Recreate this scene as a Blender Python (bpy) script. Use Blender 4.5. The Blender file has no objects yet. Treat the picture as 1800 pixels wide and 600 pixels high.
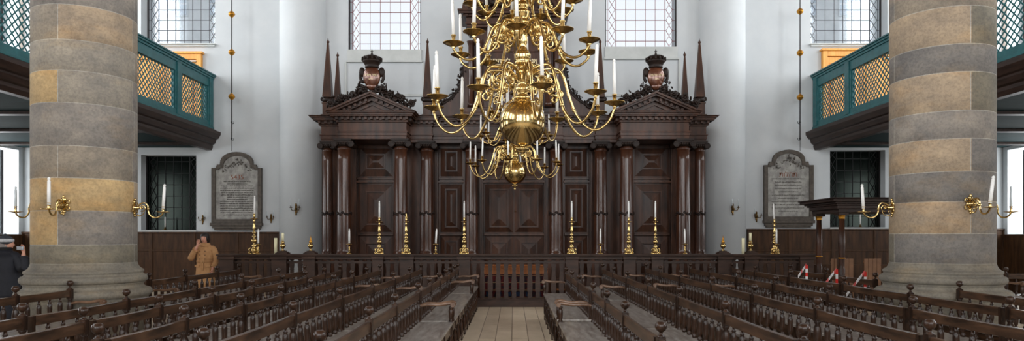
import bpy, bmesh, math, random
from mathutils import Vector, Matrix, Euler
PI = math.pi
C = bpy.context.scene.collection
CX, HY, F, EYE = 902.0, 416.0, 1200.0, 1.65
def PX(px, Y): return (px - CX) * Y / F
def PZ(py, Y): return EYE + (HY - py) * Y / F
WY = 20.5      # east wall

# ------------------------------------------------------------------ materials
M = {}
def nodes(name):
    m = bpy.data.materials.new(name); m.use_nodes = True
    nt = m.node_tree; b = nt.nodes['Principled BSDF']; M[name] = m
    return m, nt, b
def lin(c):
    return tuple(((v/255)/12.92 if v/255 <= .04045 else ((v/255+.055)/1.055)**2.4) for v in c) + (1,)
def noise_mix(nt, c1, c2, scale, stretch=(1,1,1), detail=6, lo=.35, hi=.65, coord='Object', rough=.6):
    tc = nt.nodes.new('ShaderNodeTexCoord'); mp = nt.nodes.new('ShaderNodeMapping')
    mp.inputs['Scale'].default_value = stretch
    n = nt.nodes.new('ShaderNodeTexNoise'); n.inputs['Scale'].default_value = scale
    n.inputs['Detail'].default_value = detail; n.inputs['Roughness'].default_value = rough
    r = nt.nodes.new('ShaderNodeValToRGB')
    r.color_ramp.elements[0].position = lo; r.color_ramp.elements[0].color = c1
    r.color_ramp.elements[1].position = hi; r.color_ramp.elements[1].color = c2
    nt.links.new(tc.outputs[coord], mp.inputs['Vector']); nt.links.new(mp.outputs[0], n.inputs['Vector'])
    nt.links.new(n.outputs['Fac'], r.inputs['Fac'])
    return n, r, mp
def bump(nt, b, src, strength, dist=.01):
    bp = nt.nodes.new('ShaderNodeBump'); bp.inputs['Strength'].default_value = strength
    bp.inputs['Distance'].default_value = dist
    nt.links.new(src, bp.inputs['Height']); nt.links.new(bp.outputs[0], b.inputs['Normal'])
def simple(name, rgb, rough=.6, metal=0, c2=None, scale=6, stretch=(1,1,1), bmp=0, coat=0, lo=.35, hi=.65, spec=.5, coord='Object'):
    m, nt, b = nodes(name)
    b.inputs['Roughness'].default_value = rough; b.inputs['Metallic'].default_value = metal
    b.inputs['Specular IOR Level'].default_value = spec
    if coat:
        b.inputs['Coat Weight'].default_value = coat; b.inputs['Coat Roughness'].default_value = .18
    n, r, mp = noise_mix(nt, lin(rgb), lin(c2 or rgb), scale, stretch, lo=lo, hi=hi, coord=coord)
    nt.links.new(r.outputs[0], b.inputs['Base Color'])
    if bmp: bump(nt, b, n.outputs['Fac'], bmp)
    return m
simple('plaster', (203,207,209), .85, c2=(196,201,204), scale=1.2, bmp=.12)
simple('plaster_ledge', (204,207,205), .7, c2=(190,194,192), scale=3)
simple('ark_wood', (30,18,13), .38, c2=(82,51,35), scale=2.6, stretch=(2.5,2.5,.5), bmp=.1, coat=.05, spec=.26, lo=.3, hi=.7)
simple('column_wood', (50,28,18), .5, c2=(74,43,28), scale=3, stretch=(2,2,.5), coat=.85, spec=.1)
M['column_wood'].node_tree.nodes['Principled BSDF'].inputs['Coat Roughness'].default_value = .17
simple('carved_wood', (24,16,12), .5, c2=(40,26,19), scale=14, bmp=.3, spec=.25)
simple('bench_wood', (40,28,20), .32, c2=(84,60,43), scale=5, stretch=(3,.5,3), bmp=.06, coat=.3, spec=.3)
simple('turned_wood', (28,19,14), .28, c2=(62,42,30), scale=9, stretch=(2,2,.6), coat=.12, spec=.25)
simple('seat_wood', (122,112,104), .28, c2=(172,168,162), scale=4, stretch=(4,.6,1), bmp=.2, coat=.4)
simple('arm_wood', (84,60,44), .32, c2=(132,102,80), scale=8, coat=.3)
simple('rail_wood', (42,29,22), .48, c2=(68,48,38), scale=5, stretch=(.6,2,2), bmp=.1, spec=.3)
simple('wainscot_wood', (52,34,21), .5, c2=(82,55,34), scale=4, stretch=(3,3,.4), spec=.25)
simple('gallery_dark_wood', (36,25,20), .42, c2=(56,40,33), scale=5, stretch=(3,.4,3), spec=.3)
simple('teal_paint', (24,84,88), .42, c2=(34,100,104), scale=6)
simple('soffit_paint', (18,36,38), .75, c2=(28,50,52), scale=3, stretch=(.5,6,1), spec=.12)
simple('pine', (226,150,56), .4, c2=(242,176,80), scale=5, stretch=(4,4,.4))
simple('ceiling_wood', (84,60,42), .6, c2=(104,76,54), scale=3, stretch=(4,.3,1))
simple('brass', (200,170,110), .14, 1, c2=(212,186,130), scale=9)
simple('old_brass', (176,146,90), .24, 1, c2=(146,116,64), scale=14, lo=.4, hi=.6)
simple('dark_brass', (120,92,48), .35, 1, c2=(70,52,30), scale=30)
simple('iron', (60,60,62), .5, .6)
simple('gilt', (206,150,56), .35, .8, c2=(170,112,38), scale=20)
simple('gold_letter', (226,206,160), .4, .2)
simple('candle_wax', (240,240,238), .45, c2=(228,228,224), scale=8)
simple('cream_wax', (232,226,188), .5)
simple('candle_tip', (222,226,232), .25)
simple('glass_tube', (205,214,218), .15)
simple('lead_red', (128,40,44), .5)
simple('lead_dark', (52,50,56), .5)
simple('lead_black', (10,12,12), .5)
simple('shutter_black', (34,30,30), .5)
simple('tablet_frame', (72,66,60), .75, c2=(96,88,80), scale=8, bmp=.4)
simple('tablet_slab', (132,130,126), .55, c2=(170,168,162), scale=6, stretch=(1,1,.8), lo=.4, hi=.6)
simple('tablet_carving', (84,80,74), .8, c2=(110,104,98), scale=12, bmp=.5)
simple('tablet_ink', (76,70,64), .8)
simple('tablet_red', (136,84,62), .8)
simple('red_fabric', (92,18,18), .9, c2=(36,18,24), scale=9, lo=.45, hi=.52)
simple('blue_fabric', (24,40,66), .9)
simple('fringe', (150,120,84), .9)
simple('light_oak', (176,104,56), .5, c2=(196,124,70), scale=5, stretch=(.5,3,3))
simple('tan_wood', (104,70,46), .5, c2=(128,90,60), scale=5)
simple('tan_coat', (166,122,80), .9, c2=(182,138,94), scale=12, bmp=.2)
simple('button', (96,66,44), .5)
simple('navy_coat', (16,18,26), .75, c2=(26,28,38), scale=10, bmp=.3)
simple('black_cloth', (12,12,14), .85)
simple('trousers', (30,32,40), .9)
simple('skin', (206,152,128), .55, c2=(196,138,114), scale=20)
simple('hair_dark', (24,18,16), .6, c2=(40,30,24), scale=30)
simple('hair_grey', (130,124,120), .7)
simple('knit_light', (196,198,200), .95, c2=(170,172,176), scale=40, bmp=.5)
simple('knit_dark', (60,64,70), .95, c2=(44,46,52), scale=40, bmp=.5)
simple('silver', (190,194,200), .3, .8)
simple('shoe', (20,18,18), .4)
simple('tape_white', (232,230,228), .5)
simple('tape_red', (214,44,36), .5)
simple('facade', (214,216,218), .8, c2=(200,203,206), scale=2)
simple('facade_window', (176,186,198), .3)
simple('green_ground', (84,96,72), .9)
simple('lamp_oil', (232,224,196), .4)
# windows
def glass(name, tint, diff, rough=.05, fac=.12):
    m, nt, b = nodes(name)
    out = nt.nodes['Material Output']; nt.nodes.remove(b)
    t = nt.nodes.new('ShaderNodeBsdfTransparent'); t.inputs[0].default_value = tint
    g = nt.nodes.new('ShaderNodeBsdfGlossy'); g.inputs['Roughness'].default_value = rough
    g.inputs['Color'].default_value = diff
    mx = nt.nodes.new('ShaderNodeMixShader'); mx.inputs[0].default_value = fac
    nt.links.new(t.outputs[0], mx.inputs[1]); nt.links.new(g.outputs[0], mx.inputs[2]); nt.links.new(mx.outputs[0], out.inputs[0])
glass('clear_pane', (.93,.95,.97,1), (.8,.85,.9,1), fac=.06)
glass('dark_pane', (.016,.026,.02,1), (.28,.34,.3,1), .15, .05)

# floor: pale planks in the aisle, sand-dusted boards elsewhere
m, nt, b = nodes('floor_planks')
tc = nt.nodes.new('ShaderNodeTexCoord'); mp = nt.nodes.new('ShaderNodeMapping'); mp.inputs['Rotation'].default_value = (0,0,PI/2)
mp.inputs['Location'].default_value = (0,.02,0)
br = nt.nodes.new('ShaderNodeTexBrick'); br.inputs['Scale'].default_value = 1
br.inputs['Brick Width'].default_value = 1.7; br.inputs['Row Height'].default_value = .265; br.inputs['Mortar Size'].default_value = .006
br.inputs['Color1'].default_value = lin((222,206,182)); br.inputs['Color2'].default_value = lin((204,188,166)); br.inputs['Mortar'].default_value = lin((120,104,88))
nt.links.new(tc.outputs['Object'], mp.inputs[0]); nt.links.new(mp.outputs[0], br.inputs[0])
n, r, _ = noise_mix(nt, (.82,.80,.76,1), (1.0,1,1,1), 2.2, (1,.6,1), lo=.3, hi=.7)
mx = nt.nodes.new('ShaderNodeMixRGB'); mx.blend_type = 'MULTIPLY'; mx.inputs[0].default_value = 1
nt.links.new(br.outputs[0], mx.inputs[1]); nt.links.new(r.outputs[0], mx.inputs[2]); nt.links.new(mx.outputs[0], b.inputs['Base Color'])
b.inputs['Roughness'].default_value = .55
# stone with per-block colour attribute
m, nt, b = nodes('sandstone')
at = nt.nodes.new('ShaderNodeAttribute'); at.attribute_name = 'stone'
n, r, _ = noise_mix(nt, (.52,.52,.54,1), (1.22,1.16,1.05,1), 1.7, (1,1,1.4), lo=.36, hi=.66, rough=.75)
n2, r2, _ = noise_mix(nt, (.66,.66,.66,1), (1.06,1.06,1.06,1), 30, lo=.38, hi=.55)
n3, r3, _ = noise_mix(nt, (1,1,1,1), (1.25,1.0,.68,1), 1.1, (1,1,2.5), lo=.5, hi=.72)
m1 = nt.nodes.new('ShaderNodeMixRGB'); m1.blend_type = 'MULTIPLY'; m1.inputs[0].default_value = .75
m2 = nt.nodes.new('ShaderNodeMixRGB'); m2.blend_type = 'MULTIPLY'; m2.inputs[0].default_value = .5
m3 = nt.nodes.new('ShaderNodeMixRGB'); m3.blend_type = 'MULTIPLY'; m3.inputs[0].default_value = .6
nt.links.new(at.outputs['Color'], m1.inputs[1]); nt.links.new(r.outputs[0], m1.inputs[2])
nt.links.new(m1.outputs[0], m2.inputs[1]); nt.links.new(r2.outputs[0], m2.inputs[2])
nt.links.new(m2.outputs[0], m3.inputs[1]); nt.links.new(r3.outputs[0], m3.inputs[2])
nt.links.new(m3.outputs[0], b.inputs['Base Color']); b.inputs['Roughness'].default_value = .8
bump(nt, b, n2.outputs['Fac'], .35, .01)

# ------------------------------------------------------------------ mesh builder
class MB:
    def __init__(s): s.v = []; s.f = []; s.sm = []; s.mi = []; s.cur = 0
    def face(s, ids, sm=False): s.f.append(ids); s.sm.append(sm); s.mi.append(s.cur)
    def box(s, x0, x1, y0, y1, z0, z1):
        if x0 > x1: x0, x1 = x1, x0
        if y0 > y1: y0, y1 = y1, y0
        if z0 > z1: z0, z1 = z1, z0
        n = len(s.v)
        s.v += [(x0,y0,z0),(x1,y0,z0),(x1,y1,z0),(x0,y1,z0),(x0,y0,z1),(x1,y0,z1),(x1,y1,z1),(x0,y1,z1)]
        for q in ((0,3,2,1),(4,5,6,7),(0,1,5,4),(1,2,6,5),(2,3,7,6),(3,0,4,7)): s.face([n+i for i in q])
        return s
    def prism(s, poly, axis, a, b):           # poly in the two remaining axes, in order
        n = len(s.v); k = len(poly)
        for t in (a, b):
            for p in poly:
                q = list(p); q.insert(axis, t); s.v.append(tuple(q))
        s.face([n+i for i in range(k)][::-1]); s.face([n+k+i for i in range(k)])
        for i in range(k): j = (i+1) % k; s.face([n+i, n+j, n+k+j, n+k+i])
        return s
    def lathe(s, prof, seg=16, c=(0,0,0), sm=True, mat=None, cap=True, sq=(1,1)):
        n = len(s.v); k = len(prof)
        for r, z in prof:
            for i in range(seg):
                a = 2*PI*i/seg; p = Vector((r*math.cos(a)*sq[0], r*math.sin(a)*sq[1], z))
                if mat is not None: p = mat @ p
                s.v.append((p.x+c[0], p.y+c[1], p.z+c[2]))
        for j in range(k-1):
            for i in range(seg):
                i2 = (i+1) % seg
                s.face([n+j*seg+i, n+j*seg+i2, n+(j+1)*seg+i2, n+(j+1)*seg+i], sm)
        if cap:
            s.face([n+i for i in range(seg)][::-1]); s.face([n+(k-1)*seg+i for i in range(seg)])
        return s
    def ball(s, c, r, seg=12, rings=7, mat=None):
        rx, ry, rz = (r, r, r) if not hasattr(r, '__len__') else r
        prof = [(max(math.sin(PI*i/rings), .001), -math.cos(PI*i/rings)) for i in range(rings+1)]
        S = Matrix.Diagonal((rx, ry, rz))
        return s.lathe(prof, seg, c, True, (mat.to_3x3() @ S) if mat is not None else S)
    def tube(s, pts, rad, seg=8, cap=True):
        pts = [Vector(p) for p in pts]; n0 = len(s.v); k = len(pts)
        up = None
        for i, p in enumerate(pts):
            t = (pts[min(i+1,k-1)] - pts[max(i-1,0)]).normalized()
            if up is None:
                up = Vector((0,0,1)) if abs(t.z) < .9 else Vector((0,1,0))
            x = t.cross(up).normalized(); y = x.cross(t).normalized(); up = y
            r = rad[i] if hasattr(rad, '__len__') else rad
            for j in range(seg):
                a = 2*PI*j/seg; q = p + x*math.cos(a)*r + y*math.sin(a)*r; s.v.append(tuple(q))
        for i in range(k-1):
            for j in range(seg):
                j2 = (j+1) % seg
                s.face([n0+i*seg+j, n0+i*seg+j2, n0+(i+1)*seg+j2, n0+(i+1)*seg+j], True)
        if cap:
            s.face([n0+j for j in range(seg)][::-1]); s.face([n0+(k-1)*seg+j for j in range(seg)])
        return s
    def ribbon(s, pts, w, th, up=(0,0,1)):     # flat band following pts
        pts = [Vector(p) for p in pts]; n0 = len(s.v); k = len(pts); up = Vector(up)
        for i, p in enumerate(pts):
            t = (pts[min(i+1,k-1)] - pts[max(i-1,0)]).normalized()
            x = t.cross(up).normalized(); y = x.cross(t).normalized()
            for a, b2 in ((-1,-1),(1,-1),(1,1),(-1,1)): s.v.append(tuple(p + y*a*w/2 + x*b2*th/2))
        for i in range(k-1):
            for j in range(4):
                j2 = (j+1) % 4; s.face([n0+i*4+j, n0+i*4+j2, n0+(i+1)*4+j2, n0+(i+1)*4+j])
        s.face([n0+j for j in range(4)][::-1]); s.face([n0+(k-1)*4+j for j in range(4)])
        return s
    def mesh(s, name, mats):
        me = bpy.data.meshes.new(name); me.from_pydata(s.v, [], s.f)
        if not isinstance(mats, (list, tuple)): mats = [mats]
        for m_ in mats: me.materials.append(M[m_])
        me.polygons.foreach_set('use_smooth', s.sm); me.polygons.foreach_set('material_index', s.mi)
        me.update()
        bm = bmesh.new(); bm.from_mesh(me); bmesh.ops.recalc_face_normals(bm, faces=bm.faces); bm.to_mesh(me); bm.free()
        return me
    def build(s, name, mats, parent=None, bevel=0, loc=(0,0,0), rot=(0,0,0)):
        o = link(name, s.mesh(name, mats), parent, loc, rot)
        if bevel:
            md = o.modifiers.new('bevel', 'BEVEL'); md.width = bevel; md.segments = 2; md.limit_method = 'ANGLE'
        return o
def link(name, data, parent=None, loc=(0,0,0), rot=(0,0,0)):
    o = bpy.data.objects.new(name, data); C.objects.link(o)
    o.location = loc; o.rotation_euler = rot
    if parent is not None: o.parent = parent
    return o
def tag(o, label=None, cat=None, group=None, kind=None):
    if label: o['label'] = label
    if cat: o['category'] = cat
    if group: o['group'] = group
    if kind: o['kind'] = kind
    return o
def thing(name, label, cat, loc=(0,0,0), rotz=0, group=None):
    return tag(link(name, None, None, loc, (0,0,rotz)), label, cat, group)
def struct(o): o['kind'] = 'structure'; return o
KIDS = {}
def copy_tree(o, parent=None):
    c = o.copy(); C.objects.link(c); c.parent = parent
    for ch in kids_of(o): copy_tree(ch, c)
    return c
def kids_of(o):
    return [x for x in o.children]
def spline(pts, n=6):
    pts = [Vector(p) for p in pts]; out = []
    P = [pts[0]] + pts + [pts[-1]]
    for i in range(1, len(P)-2):
        p0, p1, p2, p3 = P[i-1], P[i], P[i+1], P[i+2]
        for j in range(n):
            t = j/n
            out.append(.5*((2*p1) + (-p0+p2)*t + (2*p0-5*p1+4*p2-p3)*t*t + (-p0+3*p1-3*p2+p3)*t**3))
    out.append(pts[-1]); return out
def text(name, body, size, mat, parent, loc, rot=(PI/2,0,0), align='CENTER', ext=.004, offset=0):
    c = bpy.data.curves.new(name, 'FONT'); c.body = body; c.size = size; c.align_x = align; c.extrude = ext; c.offset = offset
    c.materials.append(M[mat]); tmp = bpy.data.objects.new(name, c); C.objects.link(tmp)
    bpy.context.view_layer.update()
    me = bpy.data.meshes.new_from_object(tmp.evaluated_get(bpy.context.evaluated_depsgraph_get()))
    bpy.data.objects.remove(tmp); me.name = name
    if not me.materials: me.materials.append(M[mat])
    return link(name, me, parent, loc, rot)

# ------------------------------------------------------------------ camera
cam = bpy.data.cameras.new('camera'); co = bpy.data.objects.new('camera', cam); C.objects.link(co)
cam.sensor_width = 36; cam.lens = 24; co.location = (0,0,EYE); co.rotation_euler = (PI/2,0,0)
cam.shift_x = -(CX-900)/1800; cam.shift_y = (HY-300)/1800; cam.clip_end = 200; cam.clip_start = .05
bpy.context.scene.camera = co

# ------------------------------------------------------------------ the room
RX, YB, ZC = 14.7, -12.0, 14.0
struct(MB().box(-RX-.6, RX+.6, YB-.6, WY+.8, -.2, 0).build('floor', 'floor_planks'))
struct(MB().box(-RX-.6, RX+.6, YB-.6, WY+.8, ZC, ZC+.3).build('ceiling', 'ceiling_wood'))
def wall_with_holes(name, axis, pos, thick, u0, u1, z0, z1, holes, mat='plaster'):
    # holes: (ua, ub, za, zb); grid decomposition into boxes
    us = sorted({u0, u1, *[h[0] for h in holes], *[h[1] for h in holes]})
    zs = sorted({z0, z1, *[h[2] for h in holes], *[h[3] for h in holes]})
    mb = MB()
    for i in range(len(us)-1):
        run = None
        for j in range(len(zs)-1):
            um, zm = (us[i]+us[i+1])/2, (zs[j]+zs[j+1])/2
            solid = not any(h[0] < um < h[1] and h[2] < zm < h[3] for h in holes)
            if solid and run is None: run = zs[j]
            if (not solid or j == len(zs)-2) and run is not None:
                zt = zs[j+1] if solid else zs[j]
                if axis == 'x': mb.box(us[i], us[i+1], pos, pos+thick, run, zt)
                else: mb.box(pos, pos+thick, us[i], us[i+1], run, zt)
                run = None
    return struct(mb.build(name, mat))
# east wall openings
def wx(px): return PX(px, WY)
def wz(py): return PZ(py, WY)
WTOP = 13.2
upper = [(wx(248), wx(378), wz(77), WTOP), (wx(612), wx(740), wz(87), WTOP), (wx(1064), wx(1190), wz(82), WTOP), (wx(1425), wx(1560), wz(77), WTOP),
         ]
lower = [(wx(248), wx(345), wz(405), wz(273)), (wx(1459), wx(1556), wz(400), wz(264))]
wall_with_holes('wall_east', 'x', WY, .7, -RX-.6, RX+.6, 0, ZC, upper+lower)
side_low = [(17.2, 20.3, 1.72, 4.22), (11.0, 13.5, 1.72, 4.15), (5.0, 7.5, 1.72, 4.15)]
side_up = [(17.4, 20.3, 5.9, WTOP), (11.0, 13.8, 5.6, WTOP), (5.4, 8.2, 5.6, WTOP), (-.4, 2.4, 5.6, WTOP), (-6.2, -3.4, 5.6, WTOP)]
wall_with_holes('wall_north', 'y', -RX-.6, .6, YB, WY, 0, ZC, side_low+side_up)
wall_with_holes('wall_south', 'y', RX, .6, YB, WY, 0, ZC, side_low+side_up)
west = [(-11.0,-8.4,3.5,WTOP), (-5.2,-2.4,3.5,WTOP), (2.4,5.2,3.5,WTOP), (8.4,11.0,3.5,WTOP)]
wall_with_holes('wall_west', 'x', YB-.6, .6, -RX-.6, RX+.6, 0, ZC, west)
# recess below the two middle windows is a plain panel with ledges
for k, (a, b_, zs_) in enumerate(((wx(612), wx(740), wz(87)), (wx(1064), wx(1190), wz(82)))):
    mb = MB(); mb.box(a-.02, b_+.02, WY-.05, WY+.05, zs_-.34, zs_-.012).box(a-.05, b_+.05, WY-.09, WY+.02, zs_-.40, zs_-.34)
    mb.box(a-.10, a-.04, WY-.04, WY+.01, 5.2, zs_-.4).box(b_+.04, b_+.10, WY-.04, WY+.01, 5.2, zs_-.4)
    mb.box(a-.04, b_+.04, WY-.06, WY+.01, wz(170), wz(166))
    struct(mb.build('trim_%d' % (k+1), 'plaster_ledge', bevel=.01))
for k, (a, b_) in enumerate(((wx(246), wx(381)), (wx(1422), wx(1562)))):
    z = wz(77); mb = MB(); mb.box(a, b_, WY-.10, WY+.02, z-.045, z-.008).box(a+.04, b_-.04, WY-.06, WY+.02, z-.10, z-.045)
    struct(mb.build('trim_%d' % (k+3), 'plaster_ledge', bevel=.006))
for k, (a, b_) in enumerate(((wx(244), wx(347)), (wx(1457), wx(1558)))):
    z = wz(405 if k == 0 else 400); mb = MB(); mb.box(a, b_, WY-.08, WY+.3, z-.06, z)
    struct(mb.build('trim_%d' % (k+5), 'plaster_ledge', bevel=.006))

# leaded windows
def leaded(name, x0, x1, z0, z1, y, cell, row, lead, pane, border='both', thin=.011, zoff=0, axis='x', struct_lead=None):
    """frame, lead came net (with a chain of diamonds down each edge) and pane, at depth y"""
    T = (lambda u, d, z: (u, y+d, z)) if axis == 'x' else (lambda u, d, z: (y+d, u, z))
    def bar(mb, u0, za, u1, zb, w):
        d = Vector((u1-u0, zb-za)); L = d.length; d.normalize(); nrm = Vector((-d.y, d.x))*w/2
        n = len(mb.v)
        for dd in (-.008, .008):
            for p in ((u0+nrm.x, za+nrm.y), (u1+nrm.x, zb+nrm.y), (u1-nrm.x, zb-nrm.y), (u0-nrm.x, za-nrm.y)): mb.v.append(T(p[0], dd, p[1]))
        for q in ((0,1,2,3),(7,6,5,4),(0,4,5,1),(1,5,6,2),(2,6,7,3),(3,7,4,0)): mb.face([n+i for i in q])
    fr = MB(); w = .035
    for (a, b2, c, d) in ((x0, x0+w, z0, z1), (x1-w, x1, z0, z1), (x0+w, x1-w, z0, z0+w*.6)):
        p, q = T(a, -.03, c), T(b2, .03, d); fr.box(p[0], q[0], p[1], q[1], p[2], q[2])
    root = struct(fr.build(name, 'shutter_black'))
    mb = MB(); bw = .07; dw = .24
    xa, xb = x0+w+.06, x1-w-.06                   # strips beside the frame
    ga, gb = xa+dw, xb-dw
    ncell = max(1, round((gb-ga)/cell)); cell = (gb-ga)/ncell
    for i in range(ncell+1): bar(mb, ga+i*cell, z0, ga+i*cell, z1, thin*(1.6 if i in (0, ncell) else 1))
    z = z0+zoff; rows = []
    while z < z1: rows.append(z); z += row
    for z in rows:
        bar(mb, ga, z, gb, z, thin*1.3)
        for s0, s1, e0, e1 in ((x0, xa+.02, ga-.03, ga), (xb-.02, x1, gb, gb+.03)):
            bar(mb, s0, z, s1, z, thin); bar(mb, e0, z, e1, z, thin)
    for (a, b2) in ((xa+.02, ga-.03), (gb+.03, xb-.02)):
        for z in [rows[0]-row]+rows:
            zt = min(z+row, z1)
            if z < z0:
                f = (z0-z)/row; 
                if f < 1:
                    bar(mb, a+(b2-a)*f, z0, b2, zt, thin); bar(mb, b2-(b2-a)*f, z0, a, zt, thin)
                continue
            bar(mb, a, z, b2, zt, thin); bar(mb, b2, z, a, zt, thin)
    bar(mb, xa, z0, xa, z1, thin*.8); bar(mb, xb, z0, xb, z1, thin*.8)
    mb.build('lead_came', lead, root)
    g = MB(); p, q = T(x0, .012, z0), T(x1, .016, z1); g.box(p[0], q[0], p[1], q[1], p[2], q[2]); g.build('glass_pane', pane, root)
    return root
wn = 1
for i, (a, b_, c, d) in enumerate(upper):
    leaded('window_%d' % wn, a, b_, c, d, WY+.38 if i in (0,3) else WY+.12, .28, .315, 'lead_dark' if i in (0, 3) else 'lead_red', 'clear_pane', zoff=.2); wn += 1
for i, (a, b_, c, d) in enumerate(lower):
    leaded('window_%d' % wn, a, b_, c, d, WY+.3, .27, .35, 'lead_black', 'dark_pane', zoff=.34, thin=.014); wn += 1
for sx in (-1, 1):
    for (a, b_, c, d) in side_low[:1]+side_up[:2]:
        leaded('window_%d' % wn, a, b_, c, d, sx*(RX+.5), .3, .33, 'lead_dark', 'clear_pane', axis='y'); wn += 1

# half-round plastered shafts on the east wall
for k, px in enumerate((531.5, 1270)):
    mb = MB(); mb.lathe([(.68, 0), (.68, ZC)], 64, (wx(px)+(.02 if k == 0 else -.02), WY+.02, 0)); struct(mb.build('wall_shaft_column', 'plaster'))

# wainscot
for side, xa, xb, zt in (('left', -RX, wx(493), 1.79), ('right', wx(1312), RX, 1.88)):
    mb = MB(); mb.box(xa, xb, WY-.06, WY-.01, 0, zt-.05).box(xa, xb, WY-.10, WY-.01, zt-.05, zt).box(xa, xb, WY-.09, WY-.01, 0, .2)
    n_ = 6
    for i in range(n_+1):
        x = xa + (xb-xa)*i/n_; mb.box(max(xa, x-.05), min(xb, x+.05), WY-.085, WY-.01, .2, zt-.05)
    mb.box(xa, xb, WY-.078, WY-.01, 1.2, 1.27)
    struct(mb.build('baseboard_'+side, 'wainscot_wood', bevel=.006))
for sx, side in ((-1, 'north'), (1, 'south')):
    mb = MB(); mb.box(sx*(RX-.05), sx*(RX-.003), -8, WY-.12, 0, 1.68).box(sx*(RX-.09), sx*(RX-.003), -8, WY-.12, 1.66, 1.71)
    struct(mb.build('baseboard_'+side, 'wainscot_wood'))

# ------------------------------------------------------------------ outside: pale facades across the courtyard
def facade(sx, x0, x1):
    t = thing('courtyard_house', 'pale house facade seen through the upper %s window' % ('left' if sx < 0 else 'right'), 'building', ((x0+x1)/2, 34, 0), 0, 'houses outside the windows')
    w = (x1-x0)/2; MB().box(-w, w, 0, 3, 0, 19).build('wall', 'facade', t)
    for i in range(5):
        for j in range(4):
            x = -w+.9+i*(2*w-1.8)/4; z = 6.0+j*3.3
            f = MB(); f.box(x-.55, x+.55, -.06, 0, z, z+1.9); fo = f.build('house_window', 'facade', t)
            g = MB()
            for a in (-.5, .03):
                for q in range(3): g.box(x+a, x+a+.47, -.09, -.05, z+.06+q*.61, z+.58+q*.61)
            g.build('pane', 'facade_window', fo)
facade(-1, -22, -11.5); facade(1, 11.5, 22)
struct(MB().box(-40, 40, WY+.9, 60, -.3, -.1).build('ground', 'green_ground'))

# ------------------------------------------------------------------ stone pillars
RP = .68; PYc = 10.17
PALL = [((150.5-CX)/118.0), ((1654-CX)/118.0)]
def stone_pillar(xc, joints, colors, ja, name, lab):
    """lathe by course; every course split into blocks at joint angles, with recessed mortar"""
    v = []; f = []; col = []; sm = []
    seg = 144
    camang = math.atan2(-PYc, -xc)               # direction from pillar to camera
    def ring(z, r): 
        n = len(v)
        for i in range(seg):
            a = 2*PI*i/seg; v.append((r*math.cos(a), r*math.sin(a), z))
        return n
    mort = (.42,.40,.36)
    def band(n0, n1, fn):
        for i in range(seg):
            j = (i+1) % seg; f.append([n0+i, n0+j, n1+j, n1+i]); col.append(fn(2*PI*(i+.5)/seg)); sm.append(True)
    g = .0045
    for k in range(len(joints)-1):
        z0, z1 = joints[k], joints[k+1]; cs = colors[k]; angs = ja[k]
        A = sorted(((camang + math.radians(a)) % (2*PI)) for a in angs)
        def blk(a, A=A):
            return sum(1 for q in A if q < a) % len(A)
        order = {}
        def fn(a, A=A, cs=cs, angs=angs, camang=camang):
            rel = (math.degrees(a - camang) + 180) % 360 - 180  # + = to the right in the photo
            srt = sorted(angs); idx = sum(1 for q in srt if q < rel)
            return cs[idx % len(cs)]
        a_ = ring(z0, RP-g); b_ = ring(z0+g, RP-g); c_ = ring(z0+g*2, RP); d_ = ring(z1-g*2, RP); e_ = ring(z1-g, RP-g); h_ = ring(z1, RP-g)
        band(a_, b_, lambda a: mort); band(b_, c_, fn); band(c_, d_, fn); band(d_, e_, fn); band(e_, h_, lambda a: mort)
        # vertical joints: thin dark slot strips
        for q in A:
            w = .006/RP; n = len(v)
            for (aa, rr) in ((q-w, RP+.0008), (q+w, RP+.0008)):
                for z in (z0+g, z1-g): v.append((rr*math.cos(aa), rr*math.sin(aa), z))
            f.append([n, n+1, n+3, n+2]); col.append(mort); sm.append(False)
    me = bpy.data.meshes.new(name); me.from_pydata(v, [], f); me.materials.append(M['sandstone'])
    me.polygons.foreach_set('use_smooth', sm)
    ca = me.color_attributes.new('stone', 'FLOAT_COLOR', 'CORNER'); li = 0
    for p, c in zip(me.polygons, col):
        for _ in p.loop_indices: ca.data[li].color = (c[0], c[1], c[2], 1); li += 1
    bm = bmesh.new(); bm.from_mesh(me); bmesh.ops.recalc_face_normals(bm, faces=bm.faces); bm.to_mesh(me); bm.free()
    root = thing('stone_pillar', lab, 'pillar', (xc, PYc, 0), 0, 'great stone pillars of the hall')
    link('shaft', me, root)
    prof = [(.83,.0),(.83,.745),(.84,.755),(.875,.78),(.885,.81),(.88,.84),(.855,.87),(.80,.885),(.775,.90),(.765,.925),(.772,.95),(.79,.965)]
    for i in range(9):
        a = -PI/2+PI*i/8; prof.append((.775+.045*math.cos(a)+.0, 1.02+.055*math.sin(a)))
    prof += [(.765,1.085),(.752,1.10),(.765,1.115),(.77,1.13),(.762,1.15),(.735,1.165),(.71,1.185),(.69,1.22),(RP,1.26),(.60,1.262)]
    mb = MB(); mb.lathe(prof, 96)
    me2 = mb.mesh('base_moulding', 'sandstone'); ca = me2.color_attributes.new('stone', 'FLOAT_COLOR', 'CORNER')
    for d in ca.data: d.color = (.20,.183,.15,1)
    link('base_moulding', me2, root)
    mb = MB(); mb.lathe([(RP-.001,11.3),(.75,11.4),(.75,11.5),(.85,11.6),(.95,11.7)], 64); mb.box(-1.0,1.0,-1.0,1.0,11.7,ZC-.02)
    me3 = mb.mesh('capital', 'sandstone'); ca = me3.color_attributes.new('stone', 'FLOAT_COLOR', 'CORNER')
    for d in ca.data: d.color = (.3,.28,.25,1)
    link('capital', me3, root)
    return root
GR, DG, BR, TN, YL, OL, WG = (.25,.228,.205), (.185,.173,.162), (.28,.24,.19), (.37,.29,.205), (.46,.33,.17), (.19,.17,.13), (.30,.27,.225)
odd = [-119, -29, 61, 151]; even = [-115, 65, 155]
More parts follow.
